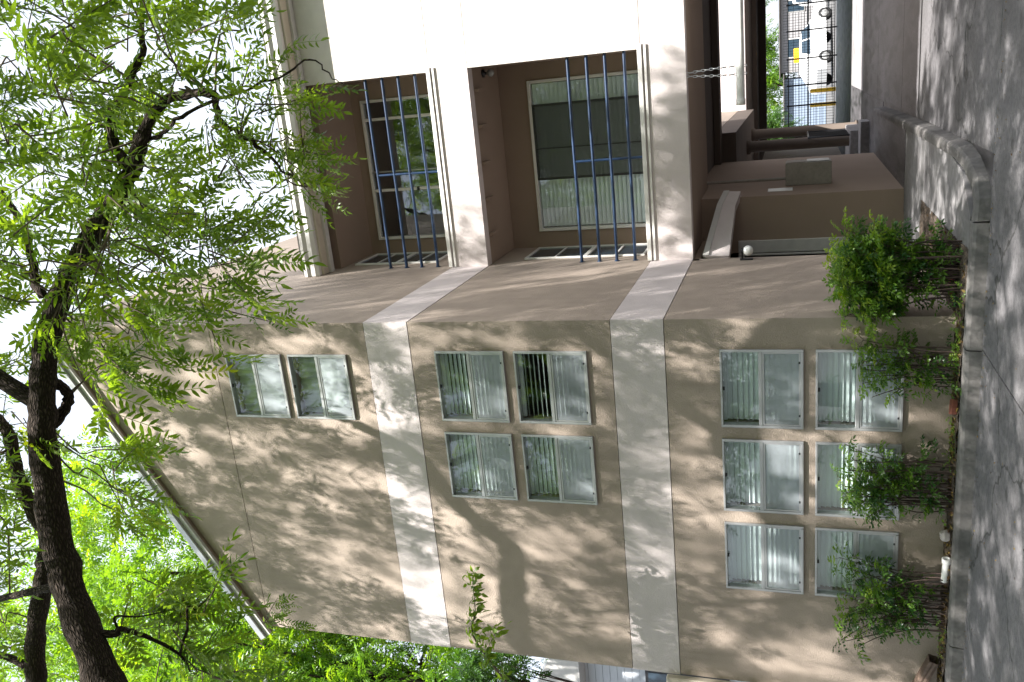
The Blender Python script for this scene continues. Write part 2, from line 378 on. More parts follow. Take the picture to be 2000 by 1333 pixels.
slab(-2.0, 1.49, 9.0, 28.4, 'damp', -.004)

# kerb along the planting bed, stone by stone
kb = empty('kerb'); tag(kb, 'weathered concrete kerb edging the planting bed', 'kerb', kind='structure')
kx = [-9.0, -6.2, -3.2, -.175, .95]
for a, b in zip(kx[:-1], kx[1:]):
    mb = MB(); x0, x1 = a + .006, b - .006
    prof = [(KY - .012, -.05), (KY + .006, .095), (KY + .022, .117), (KY + .05, .124), (KY + .15, .124), (KY + .16, -.05)]
    mb.prism([(x0, y, z) for y, z in prof], (x1 - x0, 0, 0)); mb.build('kerb_stone', M['kerb'], kb)
# gutter strip in front of the kerb: dirt line
# raised walk beside the entry, with its own kerb
wk = empty('walkway'); tag(wk, 'raised concrete walk beside the entry wall', 'walkway', kind='structure')
W0 = [(.66, KY + .16), (.98, KY + .155), (1.30, .12), (1.40, .9), (1.40, 2.55), (.62, 2.55)]
MB().prism([(x, y, -.05) for x, y in W0], (0, 0, .172)).build('slab', M['concrete'], wk)
MB().prism([(x, y, -.05) for x, y in [(.30, 2.562), (1.40, 2.562), (1.38, 4.1), (.30, 4.1)]], (0, 0, .197)).build('slab', M['concrete'], wk)
MB().prism([(x, y, -.05) for x, y in [(.58, 4.112), (1.38, 4.112), (1.30, 8.9), (.58, 8.9)]], (0, 0, .20)).build('slab', M['damp'], wk)
def kerbrun(path, w, z0, z1s):
    """kerb of width w along a path of (x, y), heights per point, rounded front"""
    n = len(path); mb = MB(); secs = []
    for i, (x, y) in enumerate(path):
        t = np.array(path[min(i + 1, n - 1)]) - np.array(path[max(i - 1, 0)]); t = t / np.linalg.norm(t); nn = np.array([t[1], -t[0]])
        h = z1s[i]; P = np.array([x, y])
        secs.append([(*(P + nn * .012), z0), (*(P + nn * .0), h - .03), (*(P - nn * .02), h - .006), (*(P - nn * .045), h), (*(P - nn * w), h), (*(P - nn * w), z0)])
    k = 6; vs = [p for s in secs for p in s]; fs = []
    for i in range(n - 1):
        for j in range(k): fs.append((i * k + j, i * k + (j + 1) % k, (i + 1) * k + (j + 1) % k, (i + 1) * k + j))
    fs.append(tuple(range(k))); fs.append(tuple(range((n - 1) * k, n * k))[::-1])
    return mb.add(vs, fs)
kerbrun([(.96, KY + .0), (1.14, KY + .05), (1.30, KY + .22), (1.42, .1), (1.49, .5), (1.50, 1.2)], .105, -.05, [.122, .108, .10, .11, .135, .152]).build('kerb_stone', M['kerb'], wk)
kerbrun([(1.50, 1.21), (1.50, 2.6), (1.48, 4.08)], .105, -.05, [.152, .16, .168]).build('kerb_stone', M['kerb'], wk)
kerbrun([(1.48, 4.095), (1.45, 6.4), (1.40, 8.9)], .105, -.05, [.168, .174, .176]).build('kerb_stone', M['kerb'], wk)

# planting bed: uneven soil
def soil_patch(x0, x1, y0, y1, nx, ny, z, amp):
    vs = []; fs = []
    for j in range(ny + 1):
        for i in range(nx + 1):
            x = x0 + (x1 - x0) * i / nx; y = y0 + (y1 - y0) * j / ny
            vs.append((x, y, z + amp * (math.sin(7 * x + 3 * y) * math.sin(5 * x - 11 * y) + random.uniform(-.7, .7))))
    for j in range(ny):
        for i in range(nx): a = j * (nx + 1) + i; fs.append((a, a + 1, a + nx + 2, a + nx + 1))
    return vs, fs
mb = MB(); mb.add(*soil_patch(-9, .70, KY + .14, .05, 260, 12, SOIL + .004, .012), True); mb.add(*soil_patch(-.02, .68, .05, 2.6, 30, 90, SOIL + .004, .012), True)
tag(mb.build('planting_bed', M['soil']), 'narrow bed of dark soil along the foot of the wall', 'soil', kind='structure')

# ================================================================== THE APARTMENT BUILDING
B = empty('apartment_building'); tag(B, 'tan stucco apartment building with pale bands, balconies and a sloping roof', 'building')
WINS = {}
def rects(cols, rows): return [(c[0], c[1], r[0], r[1]) for c in cols for r in rows]
C2 = [(-1.173, -.336), (-2.137, -1.312)]; R2 = [(4.559, 5.374), (3.628, 4.445)]
C3 = [(-1.194, -.379)]; R3 = [(7.376, 8.16), (6.493, 7.282)]
C1 = [(-1.155, -.317), (-2.113, -1.29), (-3.058, -2.251)]; R1 = [(1.457, 2.258), (.552, 1.344)]
g_ = .0038                                            # half width of the joints between the coats
T = .2
def shr(hs): return [(a + .012, b - .012, c + .012, d - .012) for a, b, c, d in hs]
mbw = MB(); wall_with_holes(mbw, 'y', 0, T, XL, 0, -.1, Z2B - g_, shr(rects(C1, R1))); mbw.build('wall', M['stucco'], B)
MB().box(XL - .004, .004, -.004, T, Z2B + g_, Z2T - g_).build('band', M['band'], B)
mbw = MB(); wall_with_holes(mbw, 'y', 0, T, XL, 0, Z2T + g_, Z1B - g_, shr(rects(C2, R2))); mbw.build('wall', M['stucco'], B)
MB().box(XL - .004, .004, -.004, T, Z1B + g_, Z1T - g_).build('band', M['band'], B)
xk = RA[0] + (JZ - RA[2]) / RSL                       # where the joint meets the sloping edge
mbw = MB(); zt = JZ - .004
wall_with_holes(mbw, 'y', 0, T, xk, 0, Z1T + g_, zt, shr(rects(C3, R3)))
mbw.prism([(XL, 0, Z1T + g_), (xk, 0, Z1T + g_), (xk, 0, zt), (XL, 0, rake(XL))], (0, T, 0)); mbw.build('wall', M['stucco'], B)
MB().prism([(xk + .01, 0, JZ + .004), (0, 0, JZ + .004), (0, 0, ZTOP)], (0, T, 0)).build('wall', M['stucco'], B)
# return wall (faces right), in coats of the same heights; it runs on behind as the back wall of the stair
RD = 2.872
def ret(z0, z1, m, y1, nm, xo=0.0): MB().box(-T, xo, T + .001, y1, z0, z1).build(nm, M[m], B)
ret(-.1, Z2B - g_, 'stucco', RD, 'wall')
MB().box(-T, .004, T + .001, D - .001, Z2B + g_, Z2T - g_).build('band', M['band'], B)
ret(Z2T + g_, Z1B - g_, 'stucco', 9.0, 'wall')
MB().box(-T, .004, T + .001, D - .001, Z1B + g_, Z1T - g_).build('band', M['band'], B)
ret(Z1T + g_, ZTOP, 'stucco', 9.0, 'wall')
ret(Z2B + g_, Z2T - g_, 'stucco', 9.0, 'wall', -.002) if False else None
# hidden hull: left wall, back wall, floors
MB().box(XL, XL + T, T + .001, 9, -.1, rake(XL) - .02).build('wall', M['stucco'], B)
MB().prism([(XL, 9.0, -.1), (0, 9.0, -.1), (0, 9.0, ZTOP), (XL, 9.0, rake(XL))], (0, .2, 0)).build('wall', M['stucco'], B)
for z in (Z2B + .1, Z1B + .1): MB().box(XL + T, -T - .001, T + .01, 8.9, z, z + .25).build('floor_slab', M['room'], B)
MB().box(XL + T, -T - .001, 2.2, 2.3, -.1, Z2B + .09).build('partition', M['room'], B)
MB().box(XL + T, -T - .001, 3.2, 3.3, Z2B + .36, Z1B + .09).build('partition', M['room'], B)
MB().box(XL + T, -T - .001, 3.2, 3.3, Z1B + .36, 8.0).build('partition', M['room'], B)
# roof with its sloping edge board
rn = np.array([-RSL, 1.0]); rn /= np.linalg.norm(rn)
def roofpt(x, h): return (x + rn[0] * h, rake(x) + rn[1] * h)
xe0, xe1 = XL - .06, .012
def rakebox(h0, h1, y0, y1, xa=xe0, xb=xe1):
    p = [roofpt(xa, h0), roofpt(xb, h0), roofpt(xb, h1), roofpt(xa, h1)]
    return MB().prism([(a, y0, b) for a, b in p], (0, y1 - y0, 0))
rf = rakebox(.10, .16, -.09, 9.4).build('roof', M['roof'], B)
rakebox(.0, .098, -.095, -.055).build('fascia_board', M['fascia'], rf)
rakebox(.07, .15, -.135, -.098).build('drip_edge', M['alu'], rf)
rakebox(.02, .095, -.054, -.002).build('soffit_board', M['soffit'], rf)
rakebox(.003, .095, 0.0, 9.3, XL, 0).build('rafter_deck', M['soffit'], rf)

# ---- double hung windows of the front wall
def window(x0, x1, z0, z1, tilt, drop, seed, blind=True, parent=B):
    """aluminium frame; upper pane of glass, lower sash behind an insect screen, slatted blind behind both"""
    rr = random.Random(seed); f = .026; zm = (z0 + z1) / 2 + .01
    mb = MB(); yo, yi = -.026, .07
    mb.box(x0, x0 + f, yo, yi, z0, z1, .003); mb.box(x1 - f, x1, yo, yi, z0, z1, .003)
    mb.box(x0 + f, x1 - f, yo, yi, z1 - f * .8, z1, .003); mb.box(x0 + f, x1 - f, yo - .006, yi, z0, z0 + f, .003)
    mb.box(x0 + f, x1 - f, yo + .004, yo + .04, zm - .018, zm + .018, .003)
    w = mb.build('window', M['alu'], parent)
    MB().box(x0 + f, x1 - f, .012, .016, zm + .018, z1 - f * .8).build('pane', M['glass'], w)
    MB().box(x0 + f, x1 - f, .040, .044, z0 + f, zm - .02).build('pane', M['glass'], w)
    sf = MB(); s0, s1, t0, t1 = x0 + f + .002, x1 - f - .002, z0 + f + .002, zm - .02; b = .016
    for q in ((s0, s0 + b, t0, t1), (s1 - b, s1, t0, t1), (s0 + b, s1 - b, t0, t0 + b), (s0 + b, s1 - b, t1 - b, t1)): sf.box(q[0], q[1], -.016, -.004, q[2], q[3])
    so = sf.build('screen_frame', M['alu'], w)
    MB().poly([(s0 + b, -.010, t0 + b), (s1 - b, -.010, t0 + b), (s1 - b, -.010, t1 - b), (s0 + b, -.010, t1 - b)]).build('screen', M['screen'], w)
    for xx in (s0 + .10, s1 - .12): MB().box(xx, xx + .022, -.022, -.014, t0 + .002, t0 + .018, .002).build('latch', M['black'], w)
    MB().box((x0 + x1) / 2 - .02, (x0 + x1) / 2 + .02, -.012, .0, z1 - f * 1.6, z1 - f * .8, .002).build('latch', M['black'], w)
    if blind:
        sp = .052; n = int((z1 - z0 - 1.6 * f - drop) / sp)
        MB().box(x0 + f + .01, x1 - f - .01, .085, .125, z1 - f - .03, z1 - f + .01, .003).build('head_rail', M['slat'], w)
        me = None; a = math.radians(tilt)
        for i in range(n):
            zc = z1 - f - .055 - i * sp
            if me is None:
                m2 = MB(); L_ = (x1 - x0) / 2 - f - .012; hw = .0275; N_ = 3
                prof = [(-hw * math.cos(a) * t + .007 * (1 - t * t) * math.sin(a), -hw * math.sin(a) * t + .007 * (1 - t * t) * math.cos(a)) for t in np.linspace(-1, 1, N_ + 1)]
                vs = []
                for yy, zz in prof: vs += [(-L_, yy, zz), (L_, yy, zz), (-L_, yy + .0012, zz + .0012), (L_, yy + .0012, zz + .0012)]
                fs = []
                for k in range(N_):
                    o = 4 * k; fs += [(o, o + 1, o + 5, o + 4), (o + 2, o + 6, o + 7, o + 3)]
                m2.add(vs, fs, True); me = m2.mesh('blind_slat', M['slat'])
            s = link('blind_slat', me, w, ((x0 + x1) / 2 + rr.uniform(-.002, .002), .115, zc + rr.uniform(-.001, .001)))
            s.rotation_euler = (math.radians(rr.uniform(-1.5, 1.5)), math.radians(rr.uniform(-.1, .1)), 0)
    else:
        mbc = MB(); n = 26; vs = []
        for i in range(n + 1):
            x = x0 + f + (x1 - x0 - 2 * f) * i / n; yy = .14 + .018 * math.sin(i * 1.9 + seed)
            vs += [(x, yy, z0), (x, yy + .01 * math.sin(i), z1 - f)]
        mbc.add(vs, [(2 * i, 2 * i + 2, 2 * i + 3, 2 * i + 1) for i in range(n)], True); mbc.build('curtain', M['curtain'], w)
    return w
sd = 0
for cols, rows in ((C1, R1), (C2, R2)):
    for ci, c in enumerate(cols):
        for ri, r in enumerate(rows):
            sd += 1
            tilt = 67
            if cols is C2: tilt = {(0, 0): 62, (0, 1): 28, (1, 0): 74, (1, 1): 64}[ci, ri]
            w = window(c[0], c[1], r[0], r[1], tilt, random.choice([.0, .0, .0, .03]), sd)
            if cols is C2 and (ci, ri) == (0, 1): w['label'] = 'window with its blind slats open on dark gaps'
for c in C3:
    for r in R3:
        sd += 1; window(c[0], c[1], r[0], r[1], 60, 0, sd, blind=False)

# ---- the balcony block set back on the right
XB = 9.0; YBK = 4.10; UZ = 8.12
def bpan(x0, x1, z0, z1, m, nm, yo=0.0): return MB().box(x0, x1, D - yo, D + .18, z0, z1).build(nm, M[m], B)
# face: pale beams across, tan wall to the right of the recesses
bpan(.001, XB, Z2B, Z2T - g_, 'band', 'band')
bpan(.001, XB, Z1B + g_, Z1T - g_, 'band', 'band')
bpan(XR, XB, Z2T + g_, Z1B - g_, 'pale', 'wall')
bpan(XR, XB, Z1T + g_, 8.36, 'pale', 'wall')
# recesses: floor, ceiling, back wall, right wall
def recess(z0, z1, win, dark):
    mb = MB(); wall_with_holes(mb, 'y', YBK, YBK + .15, .001, XR - .001, z0, z1, [win]); mb.build('wall', M['soffit'], B)
    MB().box(.001, XR, D + .181, YBK + .15, z0 - .30, z0 - .002).build('balcony_floor', M['concrete'], B)
    MB().box(XR, XR + .15, D + .181, YBK + .15, z0, z1).build('wall', M['soffit'], B)
    MB().box(.001, XR, YBK + 1.6, YBK + 1.7, z0, z1).build('partition', M['room'], B)
    x0, x1, a, b = win; f = .045
    mb = MB(); ya, yb_ = YBK - .03, YBK + .06
    mb.box(x0, x0 + f, ya, yb_, a, b, .004); mb.box(x1 - f, x1, ya, yb_, a, b, .004); mb.box(x0 + f, x1 - f, ya, yb_, b - f, b, .004); mb.box(x0 + f, x1 - f, ya, yb_, a, a + f, .004)
    w = mb.build('window', M['whiteframe'], B)
    m1, m2 = 1.02, 2.12
    if dark:
        for xx in (m1, m2): MB().box(xx - .022, xx + .022, ya + .01, yb_ - .01, a + f, b - f, .003).build('mullion', M['whiteframe'], w)
        MB().box(1.30, 1.32, ya + .012, yb_ - .01, a + f, b - f, .003).build('mullion', M['alu'], w)
        for p, q in ((x0 + f, m1 - .022), (m1 + .022, m2 - .022), (m2 + .022, x1 - f)): MB().box(p, q, YBK + .008, YBK + .013, a + f, b - f).build('pane', M['darkglass'], w)
        MB().box(m1 - .03, m1 + .03, ya - .006, ya + .01, (a + b) / 2 - .06, (a + b) / 2 - .02, .003).build('latch', M['black'], w)
        MB().box(x0 + f, x0 + .30, YBK - .02, YBK + .004, a + f, a + f + .5, .003).build('paper_note', M['whiteframe'], w) if False else None
    else:
        mb = MB()
        for q in ((m1, m1 + .035, a + f, b - f), (m2 - .035, m2, a + f, b - f), (m1 + .035, m2 - .035, a + f, a + f + .03), (m1 + .035, m2 - .035, b - f - .03, b - f)): mb.box(q[0], q[1], ya + .006, ya + .03, q[2], q[3])
        mb.build('screen_frame', M['darkframe'], w)
        MB().poly([(m1 + .035, ya + .018, a + f), (m2 - .035, ya + .018, a + f), (m2 - .035, ya + .018, b - f), (m1 + .035, ya + .018, b - f)]).build('screen', M['darkscreen'], w)
        for p, q in ((x0 + f, m1), (m1 + .001, m2), (m2 + .001, x1 - f)): MB().box(p, q, YBK + .012, YBK + .016, a + f, b - f).build('pane', M['glass'], w)
        MB().box(m1 + .45, m1 + .47, ya + .012, ya + .03, a + f, b - f).build('mullion', M['darkframe'], w)
        sp = .066; a_ = math.radians(63); L_ = (x1 - x0) / 2 - f - .01; hw = .036
        m2b = MB(); dy, dz = hw * math.cos(a_), hw * math.sin(a_)
        m2b.add([(-L_, -dy, dz), (L_, -dy, dz), (L_, 0, .004), (-L_, 0, .004), (L_, dy, -dz), (-L_, dy, -dz)], [(0, 1, 2, 3), (3, 2, 4, 5)], True); me = m2b.mesh('blind_slat', M['slat'])
        for i in range(int((b - a - 2 * f) / sp)):
            s = link('blind_slat', me, w, ((x0 + x1) / 2, YBK + .085, b - f - .04 - i * sp)); s.rotation_euler = (math.radians(random.uniform(-2.5, 2.5)), 0, 0)
    return w
recess(Z2T, Z1B, (.25, 2.46, 3.44, 5.235), False)
recess(Z1T, UZ, (.23, 2.42, 6.42, 7.96), True)
MB().box(.001, XR, D + .181, YBK + .15, Z1B + .004, Z1B + .12).build('balcony_ceiling', M['soffit'], B)
MB().box(.001, XB, D + .181, 9.0, UZ + .001, UZ + .12).build('balcony_ceiling', M['soffit'], B)
MB().box(XR + .151, XB, D + .181, 9.0, Z1B, Z1B + .2).build('floor_slab', M['room'], B)
MB().box(.001, XB, 8.8, 9.0, Z2B + .2, 8.3).build('wall', M['stucco'], B)
MB().box(XB - .2, XB, D + .181, 8.8, Z2B + .2, 8.3).build('wall', M['stucco'], B)
# ceiling joists of the lower balcony
for i, px in enumerate((.42, .92, 1.42, 1.92, 2.40)):
    MB().box(px - .022, px + .022, D + .181, D + .42, Z1B - .055, Z1B + .003, .003).build('joist', M['soffit'], B)
# side windows inside the recesses, on the return wall
for (a, b) in ((3.50, 5.24), (6.62, 8.0 - .02)):
    mb = MB(); f = .03; y0, y1 = 3.20, 3.98; zm = (a + b) / 2 - .02
    for q in ((y0, y0 + f, a, b), (y1 - f, y1, a, b), (y0 + f, y1 - f, a, a + f), (y0 + f, y1 - f, b - f, b), (y0 + f, y1 - f, zm - .03, zm + .03)): mb.box(.001, .028, q[0], q[1], q[2], q[3], .003)
    w = mb.build('window', M['whiteframe'], B)
    mmy = (y0 + y1) / 2
    for p, q in ((a + f, zm - .03), (zm + .03, b - f)):
        MB().box(.002, .010, y0 + f, y1 - f, p, q).build('pane', M['carglass'], w)
        MB().box(.011, .020, y0 + f, y1 - f, (p + q) / 2 - .012, (p + q) / 2 + .012).build('mullion', M['whiteframe'], w)
# sill flashings and blue pipe railings
def railing(zs, zsill, ztop):
    s = MB(); s.box(.012, XR + .06, D - .035, D - .012, zsill - .02, zsill + .035, .003); s.box(.012, XR + .03, D - .012, D + .10, zsill + .008, zsill + .030, .003); s.box(.012, XR + .05, D - .022, D - .002, zsill - .075, zsill - .045, .003)
    s.build('sill_flashing', M['whiteframe'], B)
    r = MB(); y = D + .085
    rail = None
    for i, z in enumerate(zs):
        o = MB().tube([(-.0, y, z + .004), (.9, y, z - .003), (1.8, y, z + .003), (XR, y, z)], .0215, 12).build('rail_pipe', M['blue'], B)
    MB().tube([(1.365, y, zsill + .02), (1.365, y, zs[0] + .01)], .0175, 10).build('rail_post', M['blue'], B)
    for z in zs:
        MB().lathe((.001, y, z), [(.0, .0), (.04, .0), (.04, .006), (.0, .008)], 'x', 14).build('rail_flange', M['blue'], B)
railing((4.32, 4.07, 3.83, 3.58), Z2T, Z1B); railing((7.235, 6.975, 6.73, 6.475), Z1T, UZ)
# eave of the balcony block: soffit beam, fascia, gutter, low roof
MB().box(.006, XB + .2, D - .10, D - .002, 8.13, 8.36, .004).build('eave_beam', M['fascia'], B)
MB().box(.006, XB + .2, D - .26, D - .101, 8.17, 8.38, .004).build('fascia_board', M['cream'], B)
mb = MB(); pr = [(D - .262, 8.43), (D - .262, 8.20), (D - .32, 8.205), (D - .35, 8.26), (D - .345, 8.33), (D - .375, 8.38), (D - .37, 8.43), (D - .355, 8.43), (D - .355, 8.39)]
mb.prism([(.008, y, z) for y, z in pr], (XB + .2, 0, 0)); mb.build('gutter', M['fascia'], B)
MB().prism([(.02, D - .34, 8.437), (.02, 9.3, 9.0), (.02, 9.3, 9.08), (.02, D - .34, 8.475)], (XB + .3, 0, 0)).build('roof', M['roof'], B)
MB().prism([(XB, D + .0, 8.36), (XB, 9.0, 8.36), (XB, 9.0, 8.9)], (.1, 0, 0)).build('wall', M['stucco'], B)
# underside over the driveway
MB().box(.001, XB, D + .181, 5.25, Z2B + .002, Z2B + .25).build('soffit', M['soffit'], B)
MB().box(.60, XB, 5.26, 9.0, 2.98, 3.12).build('ceiling', M['darkbrown'], B)
MB().box(.60, XB, 8.55, 9.0, 2.86, 2.975, .006).build('ceiling_beam', M['darkbrown'], B)
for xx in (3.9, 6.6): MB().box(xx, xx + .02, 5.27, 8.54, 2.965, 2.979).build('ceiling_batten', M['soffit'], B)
MB().box(6.2, 6.4, 4.2, 9.0, -.05, 2.80).build('wall', M['stucco'], B)  # unseen side wall, added to shut out light from the right
# entry wall and its side under the building: stucco, its colour darkened for shade
EY = 4.12
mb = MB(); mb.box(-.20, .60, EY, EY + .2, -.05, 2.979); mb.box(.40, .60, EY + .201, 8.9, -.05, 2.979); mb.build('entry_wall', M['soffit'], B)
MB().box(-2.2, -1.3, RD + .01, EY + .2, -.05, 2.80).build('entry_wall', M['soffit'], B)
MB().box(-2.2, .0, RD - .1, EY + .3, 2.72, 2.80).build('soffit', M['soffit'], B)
d = MB().box(-1.15, -.235, EY + .02, EY + .07, .16, 2.22, .004).build('entry_door', M['darkframe'], B)
mb = MB(); mb.box(-.198, -.02, EY - .035, EY - .002, .145, 2.30, .004); mb.box(-1.29, -.20, EY - .035, EY + .0, 2.22, 2.30, .004); mb.box(-.235, -.212, EY - .05, EY, .145, 2.25, .003)
mb.build('door_frame', M['fascia'], d)
MB().lathe((-.30, EY - .03, 1.1), [(0, -.04), (.025, -.035), (.032, -.015), (.018, .0), (.016, .05)], 'y', 12).build('handle', M['steel'], d)
MB().box(-1.3, .3, RD + .0, EY - .0, -.05, .139).build('entry_floor', M['concrete'], B)
# sloping stair parapet over the entry
st = [(at(1377, 500, y=2.90), at(1424, 500, y=2.90)), (at(1405, 400, y=3.86), at(1436, 402, y=3.86)), (at(1418, 374, y=4.105), at(1447, 374, y=4.105))]
mb = MB(); vs = []
for t_, b_ in st: vs += [t_, b_, b_ + np.array([-.10, .10, 0]), t_ + np.array([-.10, .10, 0])]
fs = [(0, 1, 2, 3), (8, 11, 10, 9)]
for i in range(2):
    for k in range(4): a = 4 * i; fs.append((a + k, a + 4 + k, a + 4 + (k + 1) % 4, a + (k + 1) % 4))
mb.add(vs, fs); sp_ = mb.build('stair_parapet', M['band'], B)
mb = MB(); vs = []
for t_, b_ in st:
    o = np.array([.012, -.012, 0]); h = np.array([0, 0, .05]); vs += [t_ + o + h * .6, t_ + o - h * .9, t_ + np.array([-.12, .12, 0]) - h * .9, t_ + np.array([-.12, .12, 0]) + h * .6]
mb.add(vs, fs); mb.build('cap', M['fascia'], sp_)

# ================================================================== THINGS ON THE BUILDING
# globe lamp
L0 = at(1461, 490, y=2.74)
lamp = empty('wall_lamp'); tag(lamp, 'white globe lamp on a black bracket beside the entry', 'lamp')
MB().lathe(L0, [(.066 * math.sin(t), -.066 * math.cos(t)) for t in np.linspace(0.01, math.pi - .01, 16)], 'z', 24).build('globe', M['globe'], lamp)
mb = MB(); mb.box(.001, .016, L0[1] - .045, L0[1] + .045, L0[2] - .06, L0[2] + .10, .003); mb.box(.016, L0[0] + .03, L0[1] - .02, L0[1] + .02, L0[2] + .062, L0[2] + .082, .003)
mb.build('bracket', M['black'], lamp)
MB().lathe(L0, [(.0, .085), (.034, .084), (.038, .05), (.030, .048)], 'z', 16).build('collar', M['black'], lamp)
# meter box on the side of the entry wall
e = empty('meter_box'); tag(e, 'brown painted electrical box on the shaded entry wall', 'electrical box')
MB().box(.601, .93, 5.0, 5.34, 1.02, 1.66, .008).build('housing', M['greybox'], e)
MB().box(.931, .945, 5.02, 5.32, 1.05, 1.36, .004).build('door_panel', M['mottled'], e)
MB().box(.931, .941, 5.02, 5.32, 1.38, 1.64, .004).build('door_panel', M['greybox'], e)
MB().tube([(.70, 5.1, 1.66), (.70, 5.1, 2.97)], .022, 10).build('conduit', M['greybox'], e)
tag(MB().box(.601, .607, 4.50, 4.80, 1.56, 1.90, .002).build('wall_plate', M['plate']), 'small white plate on the shaded side wall above the electrical box', 'plate')
# dark lamp under the lower balcony ceiling
e = empty('ceiling_lamp'); tag(e, 'small dark lamp under the lower balcony ceiling', 'lamp')
P0 = at(1008, 137, y=3.45)
MB().lathe((P0[0], P0[1], Z1B), [(.0, .003), (.055, .003), (.055, -.02), (.02, -.025), (.02, -.06)], 'z', 16).build('base', M['fixture'], e)
MB().lathe((P0[0], P0[1], Z1B - .11), [(.055 * math.sin(t), -.055 * math.cos(t)) for t in np.linspace(.01, 3.13, 12)], 'z', 16).build('globe', M['mottled'], e)
# string of bulbs in the upper balcony
sl = empty('string_lights'); tag(sl, 'string of small round bulbs under the upper balcony ceiling', 'string lights')
bp_ = [at(p, q, y=3.25) for p, q in ((634, 300), (650, 405), (655, 442), (657, 480), (658, 519))]
pts = []
for a, b in zip(bp_[:-1], bp_[1:]):
    for t in np.linspace(0, 1, 7)[:-1]: pts.append(a * (1 - t) + b * t + np.array([0, 0, .035 - .16 * t * (1 - t)]))
pts.append(bp_[-1] + np.array([0, 0, .035])); MB().tube(pts, .004, 5).build('wire', M['black'], sl)
for b in bp_:
    MB().lathe(b, [(.026 * math.sin(t), -.026 * math.cos(t)) for t in np.linspace(.01, 3.13, 10)], 'z', 12).build('bulb', M['bulb'], sl)
# clearance pipe hanging on chains over the driveway
cp = empty('clearance_bar'); tag(cp, 'white plastic clearance pipe hung on chains over the driveway', 'clearance bar')
PA = at(1447, 205, y=2.95); pz = PA[2]
MB().tube([(PA[0], 2.95, pz), (5.9, 2.95, pz)], .052, 20).build('pipe', M['pvc'], cp)
MB().lathe((PA[0], 2.95, pz), [(.0, -.006), (.056, -.004), (.057, .07), (.053, .075)], 'x', 20).build('end_cap', M['pvc'], cp)
tor = MB(); n1, n2 = 12, 6; vs = []; fs = []
for i in range(n1):
    a = 2 * math.pi * i / n1; cx, cz = .014 * math.cos(a), .029 * math.sin(a)
    for j in range(n2):
        b = 2 * math.pi * j / n2; rr_ = .0046; vs.append((cx + rr_ * math.cos(b) * math.cos(a), rr_ * math.sin(b), cz + rr_ * math.cos(b) * math.sin(a)))
for i in range(n1):
    for j in range(n2): fs.append((i * n2 + j, ((i + 1) % n1) * n2 + j, ((i + 1) % n1) * n2 + (j + 1) % n2, i * n2 + (j + 1) % n2))
tor.add(vs, fs, True); chain_me = tor.mesh('chain_link', M['steel'])
for x0c in (2.33, 5.4):
    for s_ in (-1, 1):
        ztop = Z2B - .004; n = 15; zb = pz - .05
        for i in range(n):
            t = i / (n - 1); o = link('chain_link', chain_me, cp, (x0c + s_ * (.018 + .03 * math.sin(t * math.pi * .6)), 2.90 + .05 * t, ztop - (ztop - zb) * t)); o.rotation_euler = (0, 0, math.pi / 2 * (i % 2) + .3)
# leaning downspout at the left end of the wall
ds = empty('downspout'); tag(ds, 'cream downspout with a bent brown outlet at the wall end', 'downspout')
MB().box(XL - .115, XL - .008, -.085, .0, .42, 2.96, .012).build('pipe', M['cream'], ds)
mb = MB(); q0, q1 = np.array([XL - .06, -.05, .44]), np.array([-3.60, -.16, .20]); dv = (q1 - q0) / np.linalg.norm(q1 - q0); nz_ = np.cross(dv, np.array([0, 1., 0])); ny_ = np.cross(nz_, dv)
sec = []
for k in range(16):
    an = 2 * math.pi * k / 16; r = .058 + (.006 if k % 2 else 0); sq = max(abs(math.cos(an)), abs(math.sin(an))); sec.append((r * math.cos(an) / sq * .92, r * math.sin(an) / sq * .8))
vs = [q + nz_ * b + ny_ * a for q in (q0, q1) for a, b in sec] + [q1 + nz_ * b * .9 + ny_ * a * .9 for a, b in sec] + [q1 - dv * .3 + nz_ * b * .9 + ny_ * a * .9 for a, b in sec]
fs = [(i, (i + 1) % 16, 16 + (i + 1) % 16, 16 + i) for i in range(16)] + [(16 + i, 16 + (i + 1) % 16, 32 + (i + 1) % 16, 32 + i) for i in range(16)] + [(32 + i, 32 + (i + 1) % 16, 48 + (i + 1) % 16, 48 + i) for i in range(16)]
mb.add(vs, fs); mb.build('outlet', M['rust'], ds)

# ================================================================== SMALL THINGS IN THE BED
p = at(1848, 1098, z=SOIL + .035)
pb = empty('plastic_pipe_cap'); tag(pb, 'white plastic pipe stub lying in the bed by the kerb', 'pipe')
MB().tube([p + np.array([-.24, .05, 0]), p + np.array([.03, -.01, 0])], .032, 18, caps=False).build('pipe', M['pvc'], pb)
mb = MB().lathe(p + np.array([.03, -.01, 0]), [(.026, -.05), (.026, .012), (.040, .012), (.041, -.035), (.034, -.04)], 'x', 18); mb.build('collar', M['pvc'], pb)
def lump(c, r, sq, seed):
    rr = random.Random(seed); mb = MB(); n, m_ = 7, 9; vs = []; fs = []
    for i in range(n + 1):
        th = math.pi * i / n
        for k in range(m_):
            ph = 2 * math.pi * k / m_; q = r * (1 + rr.uniform(-.16, .16)); vs.append((c[0] + q * math.sin(th) * math.cos(ph) * sq[0], c[1] + q * math.sin(th) * math.sin(ph) * sq[1], c[2] + q * math.cos(th) * sq[2]))
    for i in range(n):
        for k in range(m_): fs.append((i * m_ + k, i * m_ + (k + 1) % m_, (i + 1) * m_ + (k + 1) % m_, (i + 1) * m_ + k))
    return mb.add(vs, fs)
tag(lump(at(1846, 1047, z=SOIL + .05), .062, (1, .8, .75), 3).build('stone', M['rock']), 'pale stone beside the white pipe stub in the bed', 'stone')
def brick(c, rz, rx, label):
    mb = MB().box(-.07, .07, -.035, .035, -.025, .025, .005); o = mb.build('brick', M['brick'], None, c); o.rotation_euler = (rx, .1, rz); tag(o, label, 'brick', 'loose bricks in the bed')
